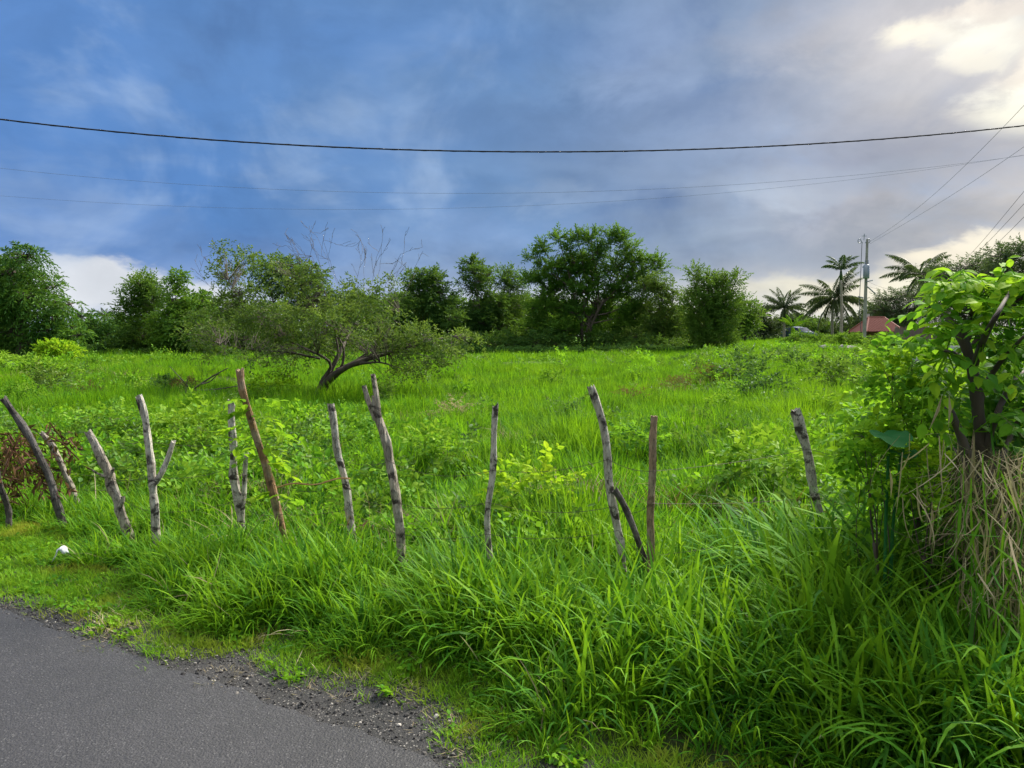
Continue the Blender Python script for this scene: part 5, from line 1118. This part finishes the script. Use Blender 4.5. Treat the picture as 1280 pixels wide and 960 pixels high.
def ear_plant():
    Y = 3.42; g = at(1118, 640, Y); root = empty('elephant_ear_plant', (g[0], Y, 0), 'blue green elephant ear plant in the thicket right of the stout post', 'plant')
    for (px, py, w_, h_, tilt) in [(1113, 546, 50, 34, .30), (1128, 566, 36, 30, .12)]:
        c = at(px, py, Y); W = w_ / F * Y; H = W * 1.1; mb = MB(); mb.sm = True; n = 20; a = np.linspace(0, 2 * np.pi, n, endpoint=False)
        rad = .5 * (1 - .28 * np.exp(-(np.angle(np.exp(1j * (a - np.pi / 2))) / .32) ** 2) + .16 * np.exp(-(np.angle(np.exp(1j * (a + np.pi / 2))) / .4) ** 2))
        ringv = []
        for k in (0.001, .5, 1.0):
            x, y = rad * np.cos(a) * W * k, rad * np.sin(a) * H * k; z = .18 * np.abs(x) - .5 * (y / H) ** 2 * H * .4 + .006 * np.sin(a * 7) * k
            ct, stt = math.cos(tilt), math.sin(tilt); ringv.append(np.stack([x, y * ct - z * stt * .4, y * stt * .75 + z], 1) + c)
        V = np.concatenate(ringv); q = [[r * n + i, r * n + (i + 1) % n, (r + 1) * n + (i + 1) % n, (r + 1) * n + i] for r in range(2) for i in range(n)]
        mb.add(V, q, None, rng.uniform(.3, .8)); mb.build('leaf', M['earleaf'], parent=root)
        mb = MB(); tube(mb, smooth_path([np.array([g[0] + (px - 1118) / F * Y * .5, Y + .02, -.02]), c * .5 + np.array([g[0], Y, 0]) * .5 + [0, .05, .15], c + [0, .01, -.008]], 9), np.linspace(.012, .006, 9), 6); mb.build('leaf_stalk', M['earleaf'], parent=root)
ear_plant()
# straw: dry grass hanging in the thicket
def straw(name, label, px0, px1, py0, py1, n, Y, L=(.35, .9), W=(.006, .016), mat='dry'):
    mb = MB(); px = rng.uniform(px0, px1, n); py = py0 + (py1 - py0) * rng.random(n) ** 1.3
    B = np.array([at(a, b, Y + rng.normal(0, .14)) for a, b in zip(px, py)]); az = rng.uniform(0, 2 * np.pi, n)
    blades(mb, B, rng.uniform(*L, n), rng.uniform(*W, n), az, rng.normal(2.6, .75, n), rng.normal(.1, .7, n), 6, np.clip(rng.normal(.45, .25, n), 0, 1), .9)
    o = mb.build(name, M[mat], origin=(float(B[:, 0].mean()), Y, 0.)); return tag(o, label, 'dry grass', None, 'stuff')
straw('dry_straw', 'dry straw coloured grass hanging in the thicket at the right edge', 1200, 1300, 560, 750, 460, 3.04, (.08, .36), (.003, .009))
straw('hanging_grass_blades', 'green grass blades mixed into the straw at the right edge', 1180, 1300, 560, 740, 130, 3.02, (.15, .5), (.006, .016), 'tall')
straw('dead_grass_thatch', 'brown dead grass thatch matted behind the straw at the right edge', 1190, 1300, 560, 760, 620, 3.3, (.15, .4), (.004, .012), 'thatch')
straw('dry_straw_blades', 'scattered dry blades hanging left of the straw mass', 1120, 1210, 540, 640, 34, 3.2, (.12, .32), (.004, .010))
mb = MB()
for (px, py, dx, L_) in [(1178, 492, -.3, .16), (1186, 492, .05, .14), (1165, 625, .0, .2), (1205, 580, .1, .3), (1218, 540, -.05, .3), (1112, 585, .1, .13), (1195, 645, .05, .2)]:
    leaves(mb, [at(px, py, 3.05)], [np.array([dx, -.1, -1])], [np.array([.3, -1, 0.])], L_, .013, rng.uniform(.5, 1), droop=.1)
tag(mb.build('dry_leaf_blades', M['dry'], origin=tuple(at(1180, 560, 3.05))), 'pale tan dry leaf blades dangling in front of the shrub stems', 'dry leaves', None, 'stuff')

# dead brown fronds at the left
def dead_fronds():
    Y = 6.2; root = empty('dead_frond', (at(30, 640, Y)[0], Y, 0.05), 'dead reddish brown palm frond heap under the leaning dark post', 'dead frond'); mb = MB(); st_ = MB()
    for k in range(16):
        px = rng.uniform(-30, 62); p0 = at(px, rng.uniform(525, 590), Y + rng.normal(0, .2)); d = nrm(np.array([rng.normal(.25, .35), rng.normal(0, .3), -.9])); L = rng.uniform(.25, .5); p1 = p0 + d * L
        tube(st_, [p0, (p0 + p1) / 2 + [0, 0, .03], p1], .006, 5)
        m = 34; t = np.linspace(.05, 1, m)[:, None]; C = p0 + (p1 - p0) * t
        D_ = np.array([.1, 0, -.8]) + rng.normal(0, .9, (m, 3)); C = C + rng.normal(0, .05, C.shape); leaves(mb, C, D_, rng.normal(0, 1, (m, 3)), rng.uniform(.05, .12, m), rng.uniform(.014, .034, m), np.clip(rng.normal(.45, .3, m), 0, 1))
    mb.build('foliage', M['drybrown'], parent=root); tag(st_.build('stalks', M['drybrown'], parent=root), kind='stuff')
dead_fronds()
# white plastic scrap on the verge
def scrap():
    Y = float(gnd(72, 702, .05)[1]); c = at(74, 694, Y) + [0, 0, .02]; root_z = float(gz(c[0], Y))
    mb = MB(); mb.sm = True; n, m = 12, 5; V = []
    for i in range(n):
        t = i / (n - 1); a = t * 2.9 + .1; x = -.035 + .11 * t + .012 * math.sin(t * 5); z = .055 * math.sin(a) + .03 * (1 - t) - .01; w = .055 * (1 - .72 * t) + .012
        for j in range(m):
            v = j / (m - 1) - .5; V.append([x + .03 * v * math.sin(a * .5), v * w * 1.4 + .006 * math.sin(7 * t + j), z - abs(v) * w * .9 + (-.07 * (1 - t) ** 3 if j < 3 else 0)])
    V = np.array(V) + [c[0], Y, c[2]]; q = [[i * m + j, i * m + j + 1, (i + 1) * m + j + 1, (i + 1) * m + j] for i in range(n - 1) for j in range(m - 1)]
    mb.add(V, q); mb.v[0] = (mb.v[0] - c) * .8 + c; o = mb.build('plastic_scrap', plain('white_plastic', (.60, .64, .68), .6, .12, 8, .2), origin=(c[0], Y, c[2] - .05))
    s = o.modifiers.new('thickness', 'SOLIDIFY'); s.thickness = .003
    tag(o, 'curled white plastic scrap lying in the short grass at left', 'litter')
scrap()
# dead twigs lying in the near field
for (p, r, lb) in [([(885, 660), (905, 648), (928, 640), (945, 622)], .010, 'dry twig lying in the grass left of the stout post'), ([(735, 645), (742, 632), (750, 622)], .018, 'dark broken stick in the grass left of the crooked post foot'), ([(445, 660), (490, 664), (530, 662)], .005, 'orange dry stem lying behind the split post'), ([(340, 560), (365, 555), (385, 545)], .006, 'dry brown stem behind the brown post'), ([(140, 586), (160, 583), (178, 586)], .02, 'short grey log piece lying behind the forked post')]:
    mb = MB(); Yt = float(gnd(p[0][0], p[0][1] + 12, .1)[1]); Q = smooth_path([at(px, py, Yt + .05 * k) for k, (px, py) in enumerate(p)], 8); tube(mb, Q, r * np.linspace(1.1, .6, 8), 6, rough=.1)
    tag(mb.build('dry_stick', M['tan'] if 'orange' in lb else M['barkpale'], origin=tuple(Q[0])), lb, 'stick', 'dry sticks lying in the grass')
